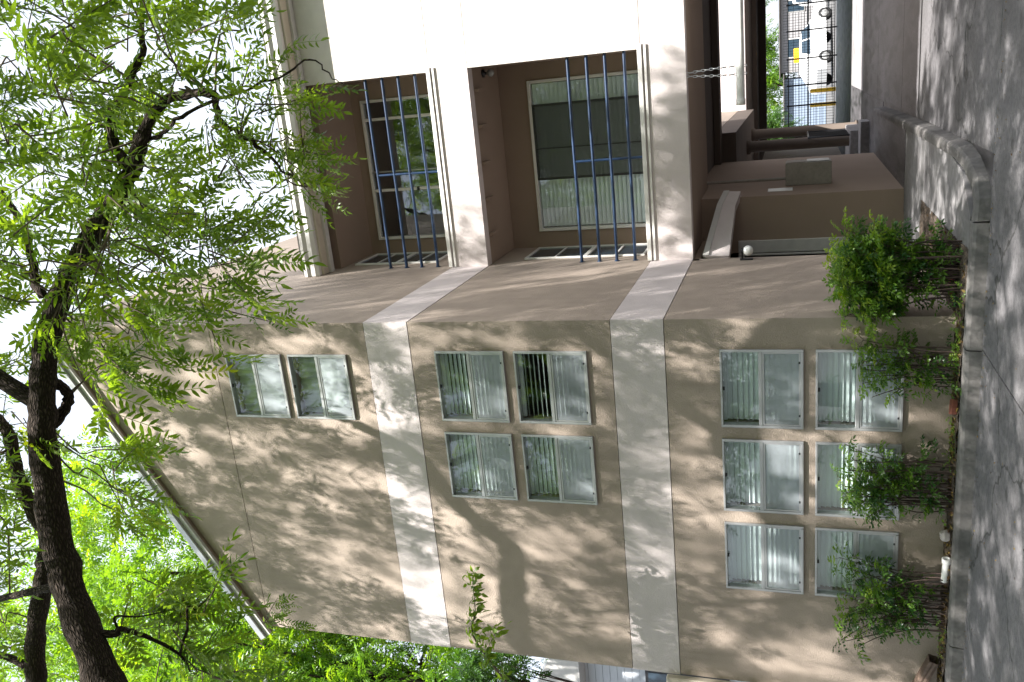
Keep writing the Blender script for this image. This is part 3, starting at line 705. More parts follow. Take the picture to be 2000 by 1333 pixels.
brick(at(1862, 795, z=SOIL + .035), .5, .2, 'loose red brick by the kerb below the second shrub')
brick(at(1858, 560, z=SOIL + .03), 1.1, -.2, 'loose red brick under the large corner shrub')

# ================================================================== FOLIAGE TOOLS
def leaflet(base, dirv, nrm, Ln, Wd, seg6=True):
    """lanceolate leaflet, folded a little along its middle and drooping to the tip"""
    side = np.cross(nrm, dirv); side /= np.linalg.norm(side) + 1e-9
    up = nrm * (Ln * .05)
    if seg6:
        p = [base, base + dirv * Ln * .32 + side * Wd * .5 + up, base + dirv * Ln * .32 - side * Wd * .5 + up, base + dirv * Ln * .66 + side * Wd * .40, base + dirv * Ln * .66 - side * Wd * .40, base + dirv * Ln - nrm * Ln * .16]
        return p, [(0, 1, 2), (1, 3, 2), (3, 4, 2), (3, 5, 4)]
    p = [base, base + dirv * Ln * .4 + side * Wd * .5, base + dirv * Ln - nrm * Ln * .12, base + dirv * Ln * .4 - side * Wd * .5]
    return p, [(0, 1, 2), (0, 2, 3)]
def compound(seed, pairs=5, Ln=.105, Wd=.030, rach=.32, seg6=True, droop=.35, rach_w=.0028):
    """pinnate leaf along +x: (verts, tris)"""
    rr = random.Random(seed); V = []; F = []
    def put(p, f):
        n = len(V); V.extend(p); F.extend([tuple(i + n for i in t) for t in f])
    def rp(t): return np.array([rach * t * (1 - .12 * t), 0, -droop * rach * t * t])
    K = 4
    for k in range(K):
        a, b = rp(k / K), rp((k + 1) / K); w = rach_w
        put([a + (0, w, 0), a - (0, w, 0), b - (0, w * .8, 0), b + (0, w * .8, 0)], [(0, 1, 2), (0, 2, 3)])
    for i in range(pairs):
        t = .22 + .70 * i / max(pairs - 1, 1)
        for s in (-1, 1):
            an = math.radians(rr.uniform(48, 66)) * s; sc = (1 - .25 * abs(t - .6)) * rr.uniform(.82, 1.1)
            d = np.array([math.cos(an), math.sin(an), rr.uniform(-.55, -.05)]); d /= np.linalg.norm(d)
            n = np.array([rr.uniform(-.25, .25), rr.uniform(-.35, .35), 1]); n -= d * (n @ d); n /= np.linalg.norm(n)
            put(*leaflet(rp(t + rr.uniform(-.02, .02)), d, n, Ln * sc, Wd * sc, seg6))
    d = np.array([.85, rr.uniform(-.15, .15), -.5]); d /= np.linalg.norm(d); n = np.array([.4, 0, .9]); n -= d * (n @ d); n /= np.linalg.norm(n)
    put(*leaflet(rp(1), d, n, Ln * 1.05, Wd, seg6))
    return np.array(V), np.array(F)
def frames(dirs, ups):
    """rotation matrices whose x axis is dirs and whose z axis is close to ups"""
    x = dirs / np.linalg.norm(dirs, axis=1, keepdims=True); y = np.cross(ups, x); y /= np.linalg.norm(y, axis=1, keepdims=True) + 1e-9
    z = np.cross(x, y); return np.stack([x, y, z], axis=2)
class Foliage:
    def __init__(s, protos): s.pr = protos; s.items = [[] for _ in protos]
    def leaf(s, pos, d, up, scale, tint):
        s.items[random.randrange(len(s.pr))].append((*pos, *d, *up, scale, tint))
    def mesh(s, name, m):
        VV = []; FF = []; TT = []; n0 = 0
        for (V, F), it in zip(s.pr, s.items):
            if not it: continue
            A = np.array(it); R = frames(A[:, 3:6], A[:, 6:9]); P = np.einsum('nij,vj->nvi', R, V) * A[:, 9][:, None, None] + A[:, None, 0:3]
            n, v = P.shape[:2]; VV.append(P.reshape(-1, 3)); FF.append((F[None] + (np.arange(n) * v)[:, None, None] + n0).reshape(-1, 3)); TT.append(np.repeat(A[:, 10], v)); n0 += n * v
        V = np.concatenate(VV).astype(np.float32); F = np.concatenate(FF).astype(np.int32); Tn = np.concatenate(TT).astype(np.float32)
        me = bpy.data.meshes.new(name); me.vertices.add(len(V)); me.vertices.foreach_set('co', V.ravel()); me.loops.add(F.size); me.loops.foreach_set('vertex_index', F.ravel())
        me.polygons.add(len(F)); me.polygons.foreach_set('loop_start', np.arange(0, F.size, 3, dtype=np.int32))
        at_ = me.attributes.new('tint', 'FLOAT', 'POINT'); at_.data.foreach_set('value', Tn)
        me.update(calc_edges=True); me.validate(); me.materials.append(m); return me
PEC = [compound(i, pairs=random.choice([4, 5, 5, 6]), seg6=True, droop=random.uniform(.2, .7)) for i in range(8)]
PECL = [compound(40 + i, pairs=5, seg6=False, droop=random.uniform(.2, .7)) for i in range(6)]
NAN = [compound(80 + i, pairs=3, Ln=.044, Wd=.019, rach=.11, seg6=True, droop=.3, rach_w=.0012) for i in range(6)]
FARP = [compound(120 + i, pairs=4, Ln=.16, Wd=.06, rach=.42, seg6=False, droop=.4) for i in range(5)]
def rnd_unit():
    v = rng.normal(size=3); return v / np.linalg.norm(v)
def spray(fol, twigs, P, d, n=8, Ls=.5, scale=1.0, tint=.5, sink=None):
    """a twig from P along d with leaves set round it; returns nothing, fills fol (and sink with single leaves)"""
    d = d / np.linalg.norm(d); pts = [P + d * Ls * t + np.array([0, 0, -.12 * Ls * t * t]) for t in np.linspace(0, 1, 4)]
    if twigs is not None: twigs.tube(pts, [.0065, .0055, .004, .002], 5, caps=False)
    for i in range(n):
        t = .2 + .8 * (i + .5) / n; p = P + d * Ls * t + np.array([0, 0, -.12 * Ls * t * t])
        o = rnd_unit(); o -= d * (o @ d); o /= np.linalg.norm(o) + 1e-9
        ld = d * (.35 + .5 * t) + o * .9 + np.array([0, 0, -.45 + .2 * rng.normal()]); ld /= np.linalg.norm(ld)
        up = np.array([0, 0, 1.0]) + .45 * rnd_unit()
        sc = scale * rng.uniform(.75, 1.15); tn = min(1, max(0, tint + .22 * rng.normal()))
        if sink is not None: sink.append((p, ld, up, sc, tn))
        else: fol.leaf(p, ld, up, sc, tn)

# ================================================================== THE BIG TREE OVERHEAD
tree = empty('shade_tree'); tag(tree, 'large pinnate-leaved shade tree whose dark limb arches over the view', 'tree')
wood = MB()
def path(pts): return [at(a, b, y=c) for a, b, c in pts]
def smooth(P, k=4):
    P = [np.array(p, float) for p in P]; out = []
    for i in range(len(P) - 1):
        p0 = P[max(i - 1, 0)]; p1, p2 = P[i], P[i + 1]; p3 = P[min(i + 2, len(P) - 1)]
        for t in np.linspace(0, 1, k, endpoint=False): out.append(.5 * ((2 * p1) + (-p0 + p2) * t + (2 * p0 - 5 * p1 + 4 * p2 - p3) * t * t + (-p0 + 3 * p1 - 3 * p2 + p3) * t ** 3))
    out.append(P[-1]); return out
SKEL = []
def limb(P, r0, r1, seg=14, k=5, wig=.0):
    S = smooth(P, k); n = len(S); S = [s + (rng.normal(size=3) * wig if 0 < i < n - 1 else 0) for i, s in enumerate(S)]
    R = [r0 + (r1 - r0) * (i / (n - 1)) for i in range(n)]; R = [r * (1 + .07 * math.sin(i * 1.7 + r0 * 50)) for i, r in enumerate(R)]
    wood.tube(S, R, seg, jit=.05); SKEL.extend(zip(S, R)); return S
exit_ = path([(205, 1335, -4.0)])[0]
trunk_base = np.array([-2.95, -5.6, -.05])
main = [trunk_base, np.array([-2.86, -5.45, 1.6]), np.array([-2.72, -5.15, 3.6]), np.array([-2.36, -4.60, 5.6]), exit_] + path([(150, 1195, -3.75), (112, 1050, -3.5), (88, 900, -3.3), (84, 790, -3.2), (88, 690, -3.1), (112, 590, -3.05)])
limb(main[:5], .22, .138, 18); limb(main[4:], .138, .095, 16, wig=.006)
limb(path([(108, 600, -3.06), (140, 530, -3.05), (190, 440, -3.05), (228, 385, -3.05), (262, 325, -3.05), (272, 290, -3.05), (285, 250, -3.05)]), .088, .05, 14, wig=.006)
limb(path([(285, 255, -3.05), (305, 215, -3.05), (345, 190, -3.0), (412, 182, -3.0), (420, 200, -2.95), (432, 240, -2.9), (470, 265, -2.9), (520, 300, -2.85), (560, 340, -2.8), (600, 365, -2.8)]), .042, .005, 9, wig=.006)
limb(path([(284, 268, -3.05), (312, 268, -3.05), (345, 235, -3.1), (400, 205, -3.1), (470, 180, -3.1), (545, 150, -3.1), (605, 118, -3.1), (650, 150, -3.1), (675, 165, -3.1)]), .019, .002, 8, wig=.006)
limb(path([(262, 330, -3.05), (232, 300, -3.0), (215, 245, -2.95), (222, 215, -2.9), (262, 140, -2.8), (278, 95, -2.7), (275, 20, -2.6), (270, -60, -2.5)]), .045, .016, 10, wig=.01)
limb(path([(90, 735, -3.1), (104, 745, -3.05), (128, 762, -3.0), (132, 785, -3.0), (118, 812, -3.05), (96, 835, -3.15)]), .04, .05, 10, wig=.004)
limb(path([(112, 590, -3.05), (72, 560, -3.0), (60, 480, -2.9), (20, 400, -2.7), (-60, 330, -2.5)]), .045, .02, 10, wig=.01)
l2 = [np.array([-2.55, -4.85, 4.6]), np.array([-2.9, -3.9, 6.4])] + path([(75, 1400, -2.9), (72, 1322, -2.75), (68, 1250, -2.6), (80, 1157, -2.5), (88, 1100, -2.45), (92, 1045, -2.4), (55, 980, -2.3), (28, 910, -2.2), (18, 850, -2.1), (-30, 800, -2.0), (-120, 740, -1.9)])
limb(l2, .12, .055, 14, wig=.005)
limb(path([(118, 1145, -3.65), (80, 1152, -3.6), (35, 1162, -3.5), (-10, 1172, -3.4), (-90, 1190, -3.2)]), .036, .026, 10)
limb(path([(48, 1300, -2.7), (30, 1290, -2.7), (0, 1280, -2.7), (-60, 1270, -2.6)]), .045, .03, 10)
limb(path([(190, 1235, -3.8), (228, 1238, -3.75), (232, 1228, -3.72), (250, 1232, -3.7), (300, 1250, -3.6), (352, 1280, -3.55), (372, 1312, -3.5)]), .034, .008, 9, wig=.004)
limb(path([(352, 1280, -3.55), (365, 1230, -3.5), (366, 1185, -3.45), (385, 1190, -3.4), (420, 1150, -3.3)]), .014, .005, 7, wig=.006)
limb(path([(232, 1232, -3.7), (225, 1205, -3.7), (270, 1205, -3.6), (320, 1195, -3.5)]), .012, .005, 7)
# limbs above the picture that carry the canopy
for q in ([(-2.3, -4.7, 5.4), (-1.2, -6.2, 7.6), (.6, -8.2, 9.2), (2.6, -9.6, 10.2)], [(-2.7, -5.0, 4.2), (-3.6, -4.0, 7.0), (-4.4, -2.6, 10.0), (-4.6, -1.6, 12.0)], [(.3, -3.2, 8.1), (1.6, -3.4, 9.6), (3.2, -4.0, 11.0), (4.4, -4.6, 12.0)],
          [(-1.2, -6.2, 7.6), (.4, -5.6, 9.8), (1.2, -5.2, 11.6)], [(-2.6, -5.2, 3.8), (-3.8, -7.0, 6.5), (-4.5, -9.0, 8.0)], [(.6, -8.2, 9.2), (3.0, -7.2, 10.0), (5.2, -6.2, 10.6)]):
    q = [np.array(p, float) for p in q]; j = int(np.argmin([((s_ - q[0]) ** 2).sum() for s_, _ in SKEL])); q[0] = SKEL[j][0]
    limb(q, min(.085, SKEL[j][1] * .7), .03, 10, wig=.02)
tr_o = wood.build('trunk', M['bark'], tree)

# where the photograph shows this tree's leaves: (px range, py range, density of sprays per 100x100 px, depth range)
twigs = MB(); crown = Foliage(PEC); singles = []
SK = np.array([s for s, r in SKEL]); 
def in_view_sprays(x0, x1, y0, y1, n, ya, yb, tint=.5, scale=1.0, sink=None, size=.5, nl=7):
    for _ in range(n):
        px, py = random.uniform(x0, x1), random.uniform(y0, y1); P = at(px, py, y=random.uniform(ya, yb))
        dd = np.array([random.gauss(.15, .6), random.gauss(-.1, .5), random.gauss(-.35, .4)])
        if random.random() < .3:
            j = random.choice(np.argsort(((SK - P) ** 2).sum(1))[:9].tolist()); Q = SK[j]; dist = np.linalg.norm(P - Q)
            if .15 < dist < 1.6:
                mid = (P + Q) / 2 + np.array([0, 0, .10 * dist]) + rng.normal(size=3) * .11 * dist; m2_ = P * .75 + Q * .25 + rng.normal(size=3) * .08 * dist; twigs.tube(smooth([Q, mid, m2_, P], 3), np.linspace(.009, .005, 10).tolist(), 5, caps=False)
                dd = dd + (P - Q) / dist * .8
        spray(crown, twigs, P, dd, nl, size * random.uniform(.7, 1.2), scale, tint, sink)
def region(poly, n, ya, yb, **k):
    xs_, ys_ = [p[0] for p in poly], [p[1] for p in poly]; c = 0
    while c < n:
        x, y = random.uniform(min(xs_), max(xs_)), random.uniform(min(ys_), max(ys_)); ins = False
        for (x1, y1), (x2, y2) in zip(poly, poly[1:] + poly[:1]):
            if (y1 > y) != (y2 > y) and x < (x2 - x1) * (y - y1) / (y2 - y1) + x1: ins = not ins
        if ins: in_view_sprays(x, x, y, y, 1, ya, yb, **k); c += 1
region([(-80, -60), (330, -60), (400, 120), (300, 300), (260, 480), (230, 640), (-80, 640)], 126, -4.3, -1.8, tint=.62, scale=.9)
region([(-80, 620), (60, 620), (50, 900), (20, 1100), (40, 1400), (-80, 1400)], 60, -3.4, -1.6, tint=.55)
region([(230, 330), (400, 330), (430, 480), (390, 620), (290, 660), (180, 640), (190, 480)], 27, -3.6, -2.2, tint=.5, scale=.9)
region([(420, 210), (490, 150), (555, 190), (570, 330), (520, 400), (450, 380), (390, 300)], 20, -3.2, -2.3, tint=.5, scale=.72, size=.42)
region([(560, 215), (590, 215), (600, 330), (560, 380)], 7, -3.2, -2.6, tint=.5, scale=.66, size=.36)
region([(390, 400), (440, 440), (430, 540), (440, 610), (380, 630), (340, 560)], 11, -3.3, -2.3, tint=.45, scale=.85)
region([(500, 1195), (545, 1200), (555, 1225), (510, 1240)], 5, -1.6, -1.0, tint=.25, scale=.55, size=.3)
region([(420, -30), (520, -30), (510, 25), (460, 40)], 7, -3.0, -2.5, tint=.55, scale=.75, size=.4)
region([(120, 640), (260, 640), (240, 720), (170, 730)], 9, -3.3, -2.6, tint=.5)
region([(150, 860), (220, 890), (255, 985), (180, 1000)], 8, -3.3, -2.4, tint=.5)
region([(225, 1060), (330, 1110), (400, 1210), (470, 1333), (300, 1333), (240, 1180)], 20, -3.7, -2.9, tint=.42)
# the leaves that show largest are parts of their own
cand = []
for k, it in enumerate(crown.items):
    for n_, a in enumerate(it):
        px, py, c = proj(np.array(a[:3]) + np.array(a[3:6]) * .15)
        if 0 < px < 2000 and 0 < py < 1333: cand.append((c, k, n_))
cand.sort(); cand = cand[:290]; lm = {}; gone = {}
for c, k, n_ in cand:
    a = crown.items[k][n_]; tb = min(3, int(a[10] * 4)); gone.setdefault(k, set()).add(n_)
    if (k, tb) not in lm:
        f1 = Foliage([PEC[k]]); f1.items[0].append((0, 0, 0, 1, 0, 0, 0, 0, 1, 1, (tb + .5) / 4)); lm[k, tb] = f1.mesh('leaf', M['leaf'])
    o = link('leaf', lm[k, tb], tree); R_ = frames(np.array([a[3:6]]), np.array([a[6:9]]))[0] * a[9]
    o.matrix_world = Matrix([[*map(float, R_[r]), float(a[r])] for r in range(3)] + [[0, 0, 0, 1]])
for k, g2 in gone.items(): crown.items[k] = [a for n_, a in enumerate(crown.items[k]) if n_ not in g2]
me = crown.mesh('crown', M['leaf']); co = link('crown', me, tree); co['kind'] = 'stuff'

# leaves high over the picture that dapple the wall and the driveway
high = Foliage(PECL); cnt = {'A': 0, 'B': 0, 'G': 0}; tries = 0
def shade_ok(P):
    t = (P[1] - 0.0) / SUN[1]; a = P - SUN * t
    if XL - 1.5 < a[0] < 0 and 0 < a[2] < 11.0: return 'A'
    t = (P[1] - D) / SUN[1]; a = P - SUN * t
    if a[0] >= 0 and 0 < a[2] < 8.5:
        if a[0] < 2.25 and (a[2] < 6.6 or a[0] < .5): return 'B'
        return None
    if a[0] >= -.1 and a[2] >= 8.5 and a[2] < 12: return None
    t = P[2] / SUN[2]; a = P - SUN * t
    if -9 < a[0] < 9 and -10 < a[1] < 9: return 'G'
    return None
def lump_noise(P): return math.sin(P[0] * 1.3 + 1.7 * math.sin(P[1] * .9)) + math.sin(P[1] * 1.6 + P[2] * 1.1) + math.sin(P[2] * 1.4 - P[0] * .9 + 2)
LIM = {'A': 60, 'B': 120, 'G': 2900}
while tries < 400000 and any(cnt[k] < LIM[k] for k in LIM):
    tries += 1
    P = np.array([random.uniform(-8, 10), random.uniform(-15, -.7), random.uniform(5.0, 15)])
    px, py, c = proj(P)
    if c > 0 and -170 < px < 2100 and -140 < py < 1480: continue
    if c > 0 and c < 3 and px > -900: continue
    k = shade_ok(P)
    if not k or cnt[k] >= LIM[k] or lump_noise(P) < -.55 + .4 * random.random(): continue
    cnt[k] += 1
    spray(high, None, P, np.array([random.gauss(0, 1), random.gauss(0, 1), random.gauss(-.3, .4)]), 8, .55, 1.05, .5)
k = 0
while k < 470:
    ta = np.array([random.uniform(XL - .3, .1), 0, random.uniform(.2, 10.6)])
    w_ = math.sin(ta[0] * 1.9 + ta[2] * .8) + math.sin(ta[2] * 1.35 - ta[0] * .7 + 1.0) + .7 * math.sin(ta[0] * 3.1 - ta[2] * 2.3)
    if w_ < -.55 + random.gauss(0, .4): continue
    P = ta + SUN * (random.uniform(3.0, 8.0) if ta[2] > 6.2 and random.random() < .6 else random.uniform(8, 17)); px, py, c = proj(P)
    if c > 0 and -150 < px < 2100 and -140 < py < 1480: continue
    k += 1; spray(high, None, P, np.array([random.gauss(0, 1), random.gauss(0, 1), random.gauss(-.3, .4)]), 8, .55, 1.05, .5)
k = 0
while k < 130:
    P = np.array([0, random.uniform(.1, 2.8), random.uniform(.2, 9.5)]) + SUN * random.uniform(5, 17); px, py, c = proj(P)
    if c > 0 and -150 < px < 2100 and -140 < py < 1480: continue
    k += 1; spray(high, None, P, np.array([random.gauss(0, 1), random.gauss(0, 1), random.gauss(-.3, .4)]), 8, .55, 1.05, .5)
for (x0, x1, y0, y1, z1, n) in ((0, 1.0, 3.6, 4.6, .6, 130), (1.4, 5.5, -4.0, 3.2, .05, 330), (-4.5, 1.5, -3.5, -.3, .1, 240)):
    k = 0
    while k < n:
        P = np.array([random.uniform(x0, x1), random.uniform(y0, y1), random.uniform(0, z1)]) + SUN * random.uniform(9, 18); px, py, c = proj(P)
        if c > 0 and -170 < px < 2100 and -140 < py < 1480: continue
        if c > 0 and c < 3 and px > -900: continue
        if shade_ok(P) is None and random.random() < .0: continue
        k += 1; spray(high, None, P, np.array([random.gauss(0, 1), random.gauss(0, 1), random.gauss(-.3, .4)]), 8, .55, 1.05, .5)
ho = link('crown', high.mesh('crown_high', M['leaf']), tree); ho['kind'] = 'stuff'
tw_o = twigs.build('twig', M['twig'], tree); tw_o['kind'] = 'stuff'

# ================================================================== YOUNG TREE WHOSE SHOOT REACHES IN FROM THE LEFT
yt = empty('young_tree'); tag(yt, 'young tree whose leafy shoot reaches in front of the wall', 'tree')
w2 = MB(); base = np.array([-4.55, -1.1, .1]); tip = at(922, 1122, y=-1.0); mid = at(935, 1262, y=-1.0)
S = smooth([base, base + np.array([.05, 0, 2.2]), np.array([-4.3, -1.05, 4.0]), mid, at(928, 1190, y=-1.0), tip], 5); w2.tube(S, np.linspace(.022, .002, len(S)).tolist(), 7)
S2 = smooth([mid + np.array([-.25, 0, -.05]), at(955, 1262, y=-1.02), at(972, 1230, y=-1.05)], 4); w2.tube(S2, np.linspace(.006, .002, len(S2)).tolist(), 6)
w2.build('trunk', M['twig'], yt)
SH = [compound(200 + i, pairs=0, Ln=.085, Wd=.042, rach=.02) for i in range(4)]
fo = Foliage(SH)
for Q, n0 in ((S[-13:], 170), (S2, 60)):
    for _ in range(n0):
        q = Q[random.randrange(len(Q))] + rng.normal(size=3) * .03; fo.leaf(q, rnd_unit() * .7 + np.array([.4, -.2, .1]), np.array([0, -.3, 1]) + .5 * rnd_unit(), random.uniform(.7, 1.3), random.uniform(.3, .9))
c_ = link('crown', fo.mesh('crown', M['leaf']), yt); c_['kind'] = 'stuff'

# ================================================================== SHRUBS IN THE BED
def shrub(cx, cy, w, dpt, h, nst, label, seed, lowdens=.5, bare=.38, tint=.45, nleaf=10):
    rr = random.Random(seed); e = empty('nandina_shrub'); tag(e, label, 'shrub', 'shrubs along the foot of the wall')
    st = MB(); fo = Foliage(NAN)
    for i in range(nst):
        bx_, by_ = cx + rr.uniform(-.42, .42) * w, cy + rr.uniform(-.4, .4) * dpt
        tx, ty = bx_ + rr.gauss(0, .13) * w + (bx_ - cx) * .25, by_ + rr.gauss(0, .10) - .03; hh = h * rr.uniform(.55, 1.0)
        ty = min(ty, -.07) if tx < .05 else ty
        P = smooth([(bx_, by_, SOIL - .02), (bx_ + rr.gauss(0, .02), by_ + rr.gauss(0, .02), SOIL + hh * .4), ((bx_ + tx) / 2 + rr.gauss(0, .02), (by_ + ty) / 2, SOIL + hh * .75), (tx, ty, SOIL + hh)], 4)
        st.tube(P, np.linspace(rr.uniform(.005, .009), .0026, len(P)).tolist(), 5, caps=False)
        for _ in range(nleaf):
            t = rr.random() ** .6; t = bare + (1 - bare) * t if rr.random() > lowdens * .3 else rr.uniform(.1, bare + .1)
            f = t * (len(P) - 1); k = min(int(f), len(P) - 2); p = P[k] * (1 - f + k) + P[k + 1] * (f - k)
            o = rnd_unit(); o[2] *= .4
            tn = min(1, max(0, tint + .25 * rng.normal() + (.35 if t > .9 else -.12)))
            br = rr.uniform(.03, .13); p2 = p + o * br + np.array([0, 0, br * .5])
            if p2[1] > -.05 and p2[0] < .03: p2[1] = -.06
            st.tube([p, p2], .0014, 4, caps=False)
            for q in range(rr.choice([2, 3, 3])):
                fo.leaf(p + (p2 - p) * (.55 + .2 * q), o * .8 + .5 * rnd_unit() + np.array([0, 0, .25]), np.array([0, -.35, 1]) + .5 * rnd_unit(), rr.uniform(.75, 1.3), tn)
    st.build('stem', M['stem'], e); c = link('foliage', fo.mesh('foliage', M['nandina']), e); c['kind'] = 'stuff'
shrub(.46, .02, .62, .45, 1.05, 62, 'largest bushy green shrub at the building corner beside the walk', 1, tint=.5, nleaf=18, bare=.45)
shrub(-.42, -.22, .46, .20, .88, 20, 'sparse bright shrub below the right ground floor windows', 2, tint=.6, nleaf=6, bare=.25)
shrub(-1.62, -.22, .62, .22, 1.05, 34, 'tall dark shrub in front of the middle ground floor windows', 3, tint=.42, nleaf=6, bare=.25)
shrub(-2.88, -.22, .72, .22, 1.02, 36, 'wide dark shrub left of the white pipe stub', 4, tint=.4, nleaf=6, bare=.25)

# litter in the bed and fallen leaves on the driveway
lf = Foliage(SH)
for _ in range(900):
    x = random.uniform(-4.4, .66); y = random.uniform(KY + .17, -.03) if x < 0 else random.uniform(KY + .17, 2.2)
    lf.leaf(np.array([x, y, SOIL + .022]), np.array([random.gauss(0, 1), random.gauss(0, 1), random.gauss(0, .25)]), np.array([0, 0, 1]) + .4 * rnd_unit(), random.uniform(.3, .75), random.random())
for _ in range(520):
    x, y = random.uniform(-4.5, 4), random.uniform(-6, KY - .03)
    if random.random() < .35: y = KY - .02 - abs(random.gauss(0, .06))
    lf.leaf(np.array([x, y, .008]), np.array([random.gauss(0, 1), random.gauss(0, 1), random.gauss(0, .12)]), np.array([0, 0, 1]) + .2 * rnd_unit(), random.uniform(.15, .45), random.random())
tag(link('leaf_litter', lf.mesh('leaf_litter', M['litter'])), 'dry brown leaf litter in the bed and on the driveway', 'leaf litter', kind='stuff')
gw = Foliage(NAN)
for _ in range(150):
    x = random.choice([-.3, -1.1, -1.3, -3.3, .1, -.15]) + random.gauss(0, .16); gw.leaf(np.array([min(x, .6), random.uniform(KY + .16, KY + .3), SOIL + random.uniform(.01, .06)]), rnd_unit() + np.array([0, 0, .7]), np.array([0, -.2, 1.]) + .3 * rnd_unit(), random.uniform(.3, .6), random.uniform(.4, 1))
tag(link('weeds', gw.mesh('weeds', M['nandina'])), 'small green weeds along the back of the kerb', 'weeds', kind='stuff')

# ================================================================== BEHIND THE BUILDING: SECOND BLOCK, FENCE, CAR PARK
S2B = empty('rear_building'); tag(S2B, 'pale rear block bridging the far end of the driveway', 'building')
zb = 2.80; x2 = 1.15
MB().box(x2, 10, 17.0, 17.3, zb, 8.6).build('wall', M['band'], S2B)
MB().box(-1.5, 10, 17.301, 27.0, zb - .02, zb + .3).build('soffit', M['darkbrown'], S2B)
MB().box(-1.5, 10, 26.5, 27.0, zb - .28, zb - .021, .01).build('soffit_beam', M['darkbrown'], S2B)
MB().box(-1.5, 10, 21.0, 21.4, zb - .16, zb - .021, .01).build('soffit_beam', M['darkbrown'], S2B)
MB().prism([(-1.5, 16.7, 8.62), (-1.5, 27.3, 8.62), (-1.5, 22, 10.4)], (12, 0, 0)).build('roof', M['roof'], S2B)
MB().box(6.2, 6.4, 17.301, 27.0, -.05, zb - .03).build('wall', M['stucco'], S2B)  # unseen matching wall, added to keep side light out here too
# covered passage that joins both blocks on the left
MB().box(.0, x2 - .002, 9.01, 17.3, 2.60, 3.0).build('soffit', M['darkbrown'], S2B)
MB().box(.0, x2 - .001, 9.01, 17.0, 3.01, 8.2).build('wall', M['stucco'], S2B)
MB().box(-1.5, -.9, 9.21, 27.0, -.05, 2.59).build('wall', M['stucco'], S2B)
for i, (px, yy) in enumerate(((257, 15.6), (281, 13.0))):
    q = at(1560, px, y=yy)
    MB().lathe((q[0], yy, 0), [(.0, 0), (.17, 0), (.17, .06), (.13, .07), (.13, 2.5), (.17, 2.52), (.17, 2.6)], 'z', 18).build('column', M['darkbrown'], S2B)
# concrete steps and a dark rail at the left of the passage
stp = empty('concrete_steps'); tag(stp, 'low concrete steps beside the columns in the passage', 'steps')
MB().box(-.6, .95, 12.0, 12.7, -.02, .17, .01).build('step', M['concrete'], stp); MB().box(-.6, .72, 12.71, 14.6, -.02, .34, .01).build('step', M['concrete'], stp)
hr = empty('handrail'); tag(hr, 'black pipe handrail on the concrete steps', 'handrail')
MB().tube([(.62, 12.85, .33), (.62, 12.85, 1.22), (.62, 14.5, 1.22), (.62, 14.5, .33)], .024, 8).build('rail', M['black'], hr)
for k in range(6): MB().tube([(.62, 13.05 + .24 * k, .33), (.62, 13.05 + .24 * k, 1.21)], .010, 6).build('baluster', M['black'], hr)

# black wire fence at the edge of the car park
FY = 27.6
fe = empty('wire_fence'); tag(fe, 'black wire mesh fence with pipe rails behind the driveway', 'fence')
fx = [-1.6, -.4, .62, 1.38, 2.35, 3.36, 4.30, 5.4, 6.6]
for x in fx: MB().tube([(x, FY, -.05), (x, FY, 1.80)], .028, 8).build('post', M['black'], fe)
for z, r in ((1.74, .022), (1.02, .030), (.08, .018)): MB().tube([(fx[0], FY, z), (fx[-1], FY, z)], r, 8).build('rail', M['black'], fe)
wm = MB()
for x in np.arange(fx[0] + .05, fx[-1], .10): wm.box(x - .006, x + .006, FY - .004, FY + .004, .06, 1.92)
for z in np.arange(.14, 1.75, .2): wm.box(fx[0], fx[-1], FY - .006, FY - .002, z - .006, z + .006)
wo = wm.build('wire_mesh', M['black'], fe); wo['kind'] = 'stuff'

# yellow bollards
for i, px in enumerate((175, 203)):
    q = at(1622, px, y=30.5); b = empty('bollard', (q[0], 30.5, -.17)); tag(b, ('yellow bollard nearer the white car' if i == 0 else 'yellow bollard farther from the white car'), 'bollard', 'yellow bollards in the car park')
    MB().lathe((0, 0, 0), [(.085, 0), (.085, 1.02), (.06, 1.07), (.0, 1.085)], 'z', 16).build('post', M['yellow'], b); MB().lathe((0, 0, 0), [(.12, 0), (.12, .05), (.087, .06)], 'z', 16).build('base', M['concrete'], b)

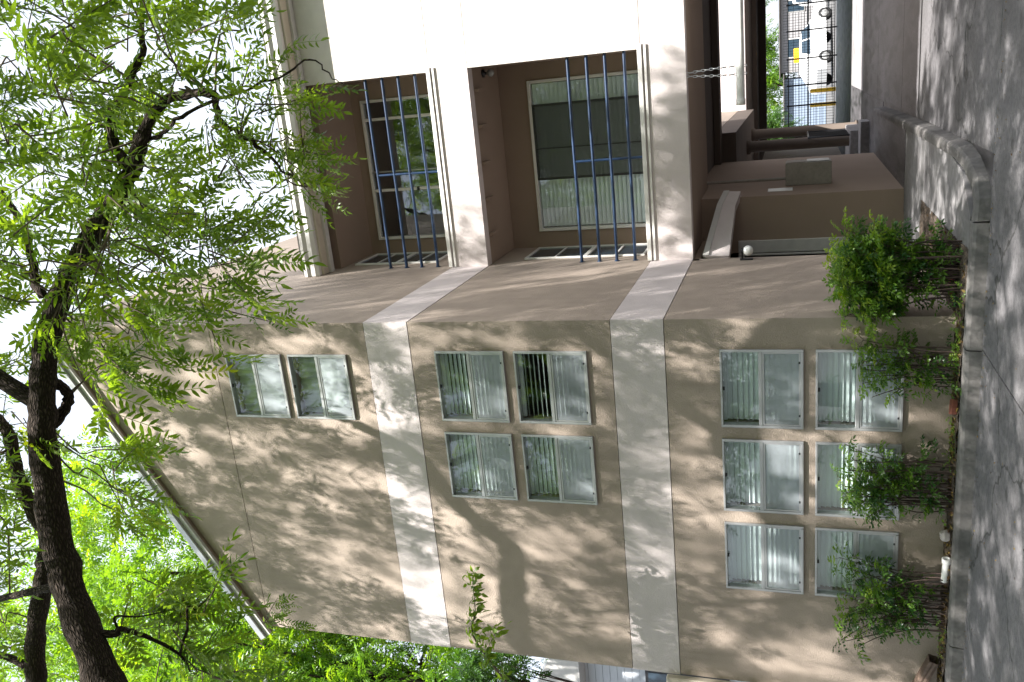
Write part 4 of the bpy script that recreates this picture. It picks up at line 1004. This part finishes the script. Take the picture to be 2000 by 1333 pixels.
def car(loc, rz, label, sign=False, van=False):
    e = empty('parked_car', loc); e.rotation_euler = (0, 0, rz); tag(e, label, 'car', 'cars parked behind the fence')
    Lc, Wc = 4.1, 1.7
    if van: prof = [(-2.05, .30), (-2.08, .75), (-2.0, 1.0), (-1.45, 1.12), (-.75, 1.72), (1.9, 1.75), (2.05, 1.3), (2.05, .30)]
    else: prof = [(-2.05, .28), (-2.10, .55), (-1.98, .78), (-1.0, .93), (-.35, 1.36), (.15, 1.46), (.9, 1.44), (1.55, 1.12), (1.95, .98), (2.05, .70), (2.03, .28)]
    vs = []; n = len(prof)
    def wd(z): return Wc / 2 * (1.0 if z < .95 else 1 - .22 * (z - .95) / .55)
    for x, z in prof: vs += [(x, -wd(z), z), (x, wd(z), z)]
    fs = [(2 * i, 2 * i + 1, 2 * ((i + 1) % n) + 1, 2 * ((i + 1) % n)) for i in range(n)] + [tuple(range(0, 2 * n, 2))[::-1], tuple(range(1, 2 * n, 2))]
    MB().add(vs, fs).build('body', M['carwhite'], e)
    zt_ = 1.60 if van else 1.36; zl = 1.0
    for s in (-1, 1):
        for xa, xb in (((-.85, -.05), (.03, .95), (1.03, 1.85)) if van else ((-.72, .12), (.20, 1.10))):
            y0 = s * (wd(zl) + .012); y1 = s * (wd(zt_) + .012); sl_ = .28 if xa < -.5 else 0; sr = .22 if xb == 1.10 else 0
            MB().prism([(xa, y0, zl), (xb + .0, y0, zl), (xb - sr, y1, zt_), (xa + sl_, y1, zt_)], (0, -s * .01, 0)).build('side_window', M['carglass'], e)
        for xw in (-1.30, 1.28):
            t = MB().lathe((xw, s * (Wc / 2 - .08), .31), [(.0, s * -.1), (.31, s * -.1), (.32, 0), (.31, s * .09), (.2, s * .095)], 'y', 20).build('wheel', M['tyre'], e)
            MB().lathe((xw, s * (Wc / 2 - .08), .31), [(.0, s * .085), (.17, s * .10), (.18, s * .08)], 'y', 14).build('rim', M['mottled'], t)
        MB().box(-2.09, -1.93, s * .62 - .14, s * .62 + .14, .58, .72, .02).build('headlight', M['globe'], e)
    a_, b_ = (-1.40, 1.14) if van else (-.93, .97); c_, d_ = (-.80, 1.66) if van else (-.40, 1.34)
    MB().prism([(a_, -.7, b_ + .012), (a_, .7, b_ + .012), (c_, .62, d_ + .012), (c_, -.62, d_ + .012)], (-.01, 0, .012)).build('windscreen', M['carglass'], e)
    if sign: MB().box(.15, .55, -.3, .3, 1.47, 1.70, .03).build('roof_sign', M['yellow'], e)
car((2.75, 36.5, -.17), math.radians(180 + 42), 'white parked car with a yellow box on its roof', True)
car((7.0, 40.5, -.17), math.radians(170), 'white parked van right of the car with a yellow roof box', False, True)

# buildings across the car park
def siding_house(name, x0, x1, y, z1, m, label, wins=(), step=.16, lap=.02):
    e = empty(name); tag(e, label, 'building')
    MB().box(x0 + .02, x1 - .02, y + .03, y + 6, -.17, z1 - .01).build('wall', M[m], e)
    me = None; k = 0; z = -.15
    while z < z1 - .05:
        if me is None: me = MB().add([(x0, -lap, 0), (x1, -lap, 0), (x1, 0, step), (x0, 0, step), (x0, .02, 0), (x1, .02, 0), (x1, .02, step), (x0, .02, step)], [(0, 1, 2, 3), (0, 4, 5, 1), (3, 2, 6, 7), (0, 3, 7, 4), (1, 5, 6, 2)]).mesh('siding_board', M[m])
        link('siding_board', me, e, (0, y, z)); z += step
    MB().prism([(x0 - .3, y - .3, z1), (x0 - .3, y + 6.3, z1), (x0 - .3, y + 6.3, z1 + .12), (x0 - .3, y - .3, z1 + .05)], (x1 - x0 + .6, 0, 0)).build('roof', M['roof'], e)
    for (a, b, c, d) in wins:
        f = MB().box(a, b, y - .05, y + .05, c, d, .01).build('window', M['fascia'], e); MB().box(a + .06, b - .06, y - .056, y - .045, c + .06, d - .06).build('pane', M['carglass'], f)
    return e
siding_house('blue_shed', -3.2, 1.25, 44.0, 2.05, 'bluemetal', 'long blue grey shed with lapped siding across the car park', [(-2.6, -1.6, .7, 1.6)])
siding_house('grey_shed', 1.6, 12.0, 47.0, 2.30, 'greysiding', 'grey shed with dark windows across the car park', [(2.4, 3.5, .7, 1.9), (4.9, 5.6, .9, 1.9), (6.6, 8.6, .7, 1.9)])
# neighbour at the left
nb = empty('neighbour_house'); tag(nb, 'pale blue grey house behind the left end of the wall', 'house')
MB().box(-22, -10.4, 10.0, 22, -.17, 6.9).build('wall', M['neighbour'], nb)
for i in range(36): MB().box(-22, -10.38, 9.972, 9.998, -.1 + i * .195, .085 + i * .195).build('siding_board', M['neighbour'], nb)
f_ = MB().box(-13.2, -11.1, 9.90, 9.968, 3.1, 5.2, .01).build('window', M['black'], nb); MB().box(-13.12, -12.2, 9.89, 9.899, 3.18, 5.12).build('pane', M['carglass'], f_); MB().box(-12.1, -11.18, 9.89, 9.899, 3.18, 5.12).build('pane', M['carglass'], f_)
MB().prism([(-22.4, 9.4, 6.8), (-10.0, 9.4, 6.8), (-16.2, 9.4, 9.6)], (0, 13, 0)).build('roof', M['fascia'], nb)

# ================================================================== TREES FARTHER OFF
def far_tree(base, h, cz, rad, nclump, leaf, label, seed, per=26, sc=1.0, trunk_r=.2, group='trees around the building', tint=.5):
    random.seed(seed); e = empty('leafy_tree'); tag(e, label, 'tree', group); wd_ = MB(); fo = Foliage(FARP); base = np.array(base, float)
    top = base + np.array([0, 0, h * .8]); S = smooth([base, base + np.array([random.gauss(0, .1), random.gauss(0, .1), h * .35]), top], 5); wd_.tube(S, np.linspace(trunk_r, trunk_r * .3, len(S)).tolist(), 10)
    cc = base + np.array([0, 0, cz])
    for i in range(nclump):
        u = rnd_unit(); r = random.uniform(.35, 1.0) ** .6; P = cc + u * np.array(rad) * r
        if i < 26:
            k = S[min(len(S) - 1, int(len(S) * random.uniform(.62, .99)))]; wd_.tube(smooth([k, (k + P) / 2 + np.array([0, 0, .3]), P], 3), [trunk_r * .3, trunk_r * .26, trunk_r * .22, trunk_r * .18, trunk_r * .14, trunk_r * .1, trunk_r * .06], 6, caps=False)
        cr = random.uniform(.45, .8) * sc; tb = tint + random.gauss(0, .15)
        for _ in range(per):
            q = P + rng.normal(size=3) * cr * .45; fo.leaf(q, rnd_unit() + np.array([0, 0, -.35]), np.array([0, 0, 1]) + .7 * rnd_unit(), random.uniform(.6, 1.1) * sc, min(1, max(0, tb + .2 * random.gauss(0, 1))))
    wd_.build('trunk', M['bark'], e); c = link('crown', fo.mesh('crown', M[leaf]), e); c['kind'] = 'stuff'
def crown_tree(c, h_extra, rad, n, leaf, label, seed, **k):
    far_tree((c[0], c[1], -.1), c[2] + h_extra, c[2] + .1, rad, n, leaf, label, seed, **k)
crown_tree(at(330, 1110, y=8.0), 2, (4.2, 3.4, 4.6), 170, 'leaf_far', 'tall bright tree rising above the sloping roof edge', 23, sc=1.1, tint=.65, trunk_r=.3)
crown_tree(at(470, 1290, y=5.5), 2, (2.6, 2.6, 3.6), 120, 'leaf_far', 'bright green tree beyond the low end of the roof', 28, tint=.7, trunk_r=.25)
crown_tree(at(760, 1350, y=5.0), 2, (1.5, 1.6, 3.2), 110, 'leaf_far', 'bright green tree just behind the left end of the wall', 21, sc=.9, tint=.5)
crown_tree(at(950, 1335, y=3.0), .5, (.75, .8, .8), 40, 'leaf_dark', 'dark green tree low beside the left wall end', 22, sc=.55, tint=.35, trunk_r=.06)
crown_tree(at(160, 1330, y=9.0), 2, (4.4, 3.0, 4.0), 90, 'leaf_far', 'pale tree high behind the forked limbs', 24, sc=1.2, tint=.7, trunk_r=.3)
far_tree((1.0, 52, -.1), 7.5, 5.2, (4.5, 3, 3.2), 110, 'leaf_far', 'pale green tree behind the blue shed', 25, sc=1.6, tint=.6)
far_tree((9.5, 54, -.1), 9, 6.0, (5, 3, 4), 120, 'leaf_far', 'broad tree behind the grey shed', 26, sc=1.6, tint=.5)
far_tree((-.9, 33, -.1), 4.6, 3.2, (1.1, 1.1, 1.7), 60, 'leaf_dark', 'dark tree at the car park beside the passage', 27, sc=.7, tint=.5)
# across the street behind the photographer (added; seen only in the glass, enlarged to block skylight)
for i, (x, y, h) in enumerate(((-15, -13, 11), (-8.5, -17, 13), (-2, -19, 12), (4.5, -18, 13), (11, -18, 12), (16, -12, 12))):
    far_tree((x, y, -.1), h, h * .56, (4.0, 3.0, h * .44), 120, 'leaf_dark', ['leftmost', 'second', 'third', 'fourth', 'fifth', 'rightmost'][i] + ' tree of the row added across the yard behind the photographer', 40 + i, sc=1.5, group='added trees across the yard')
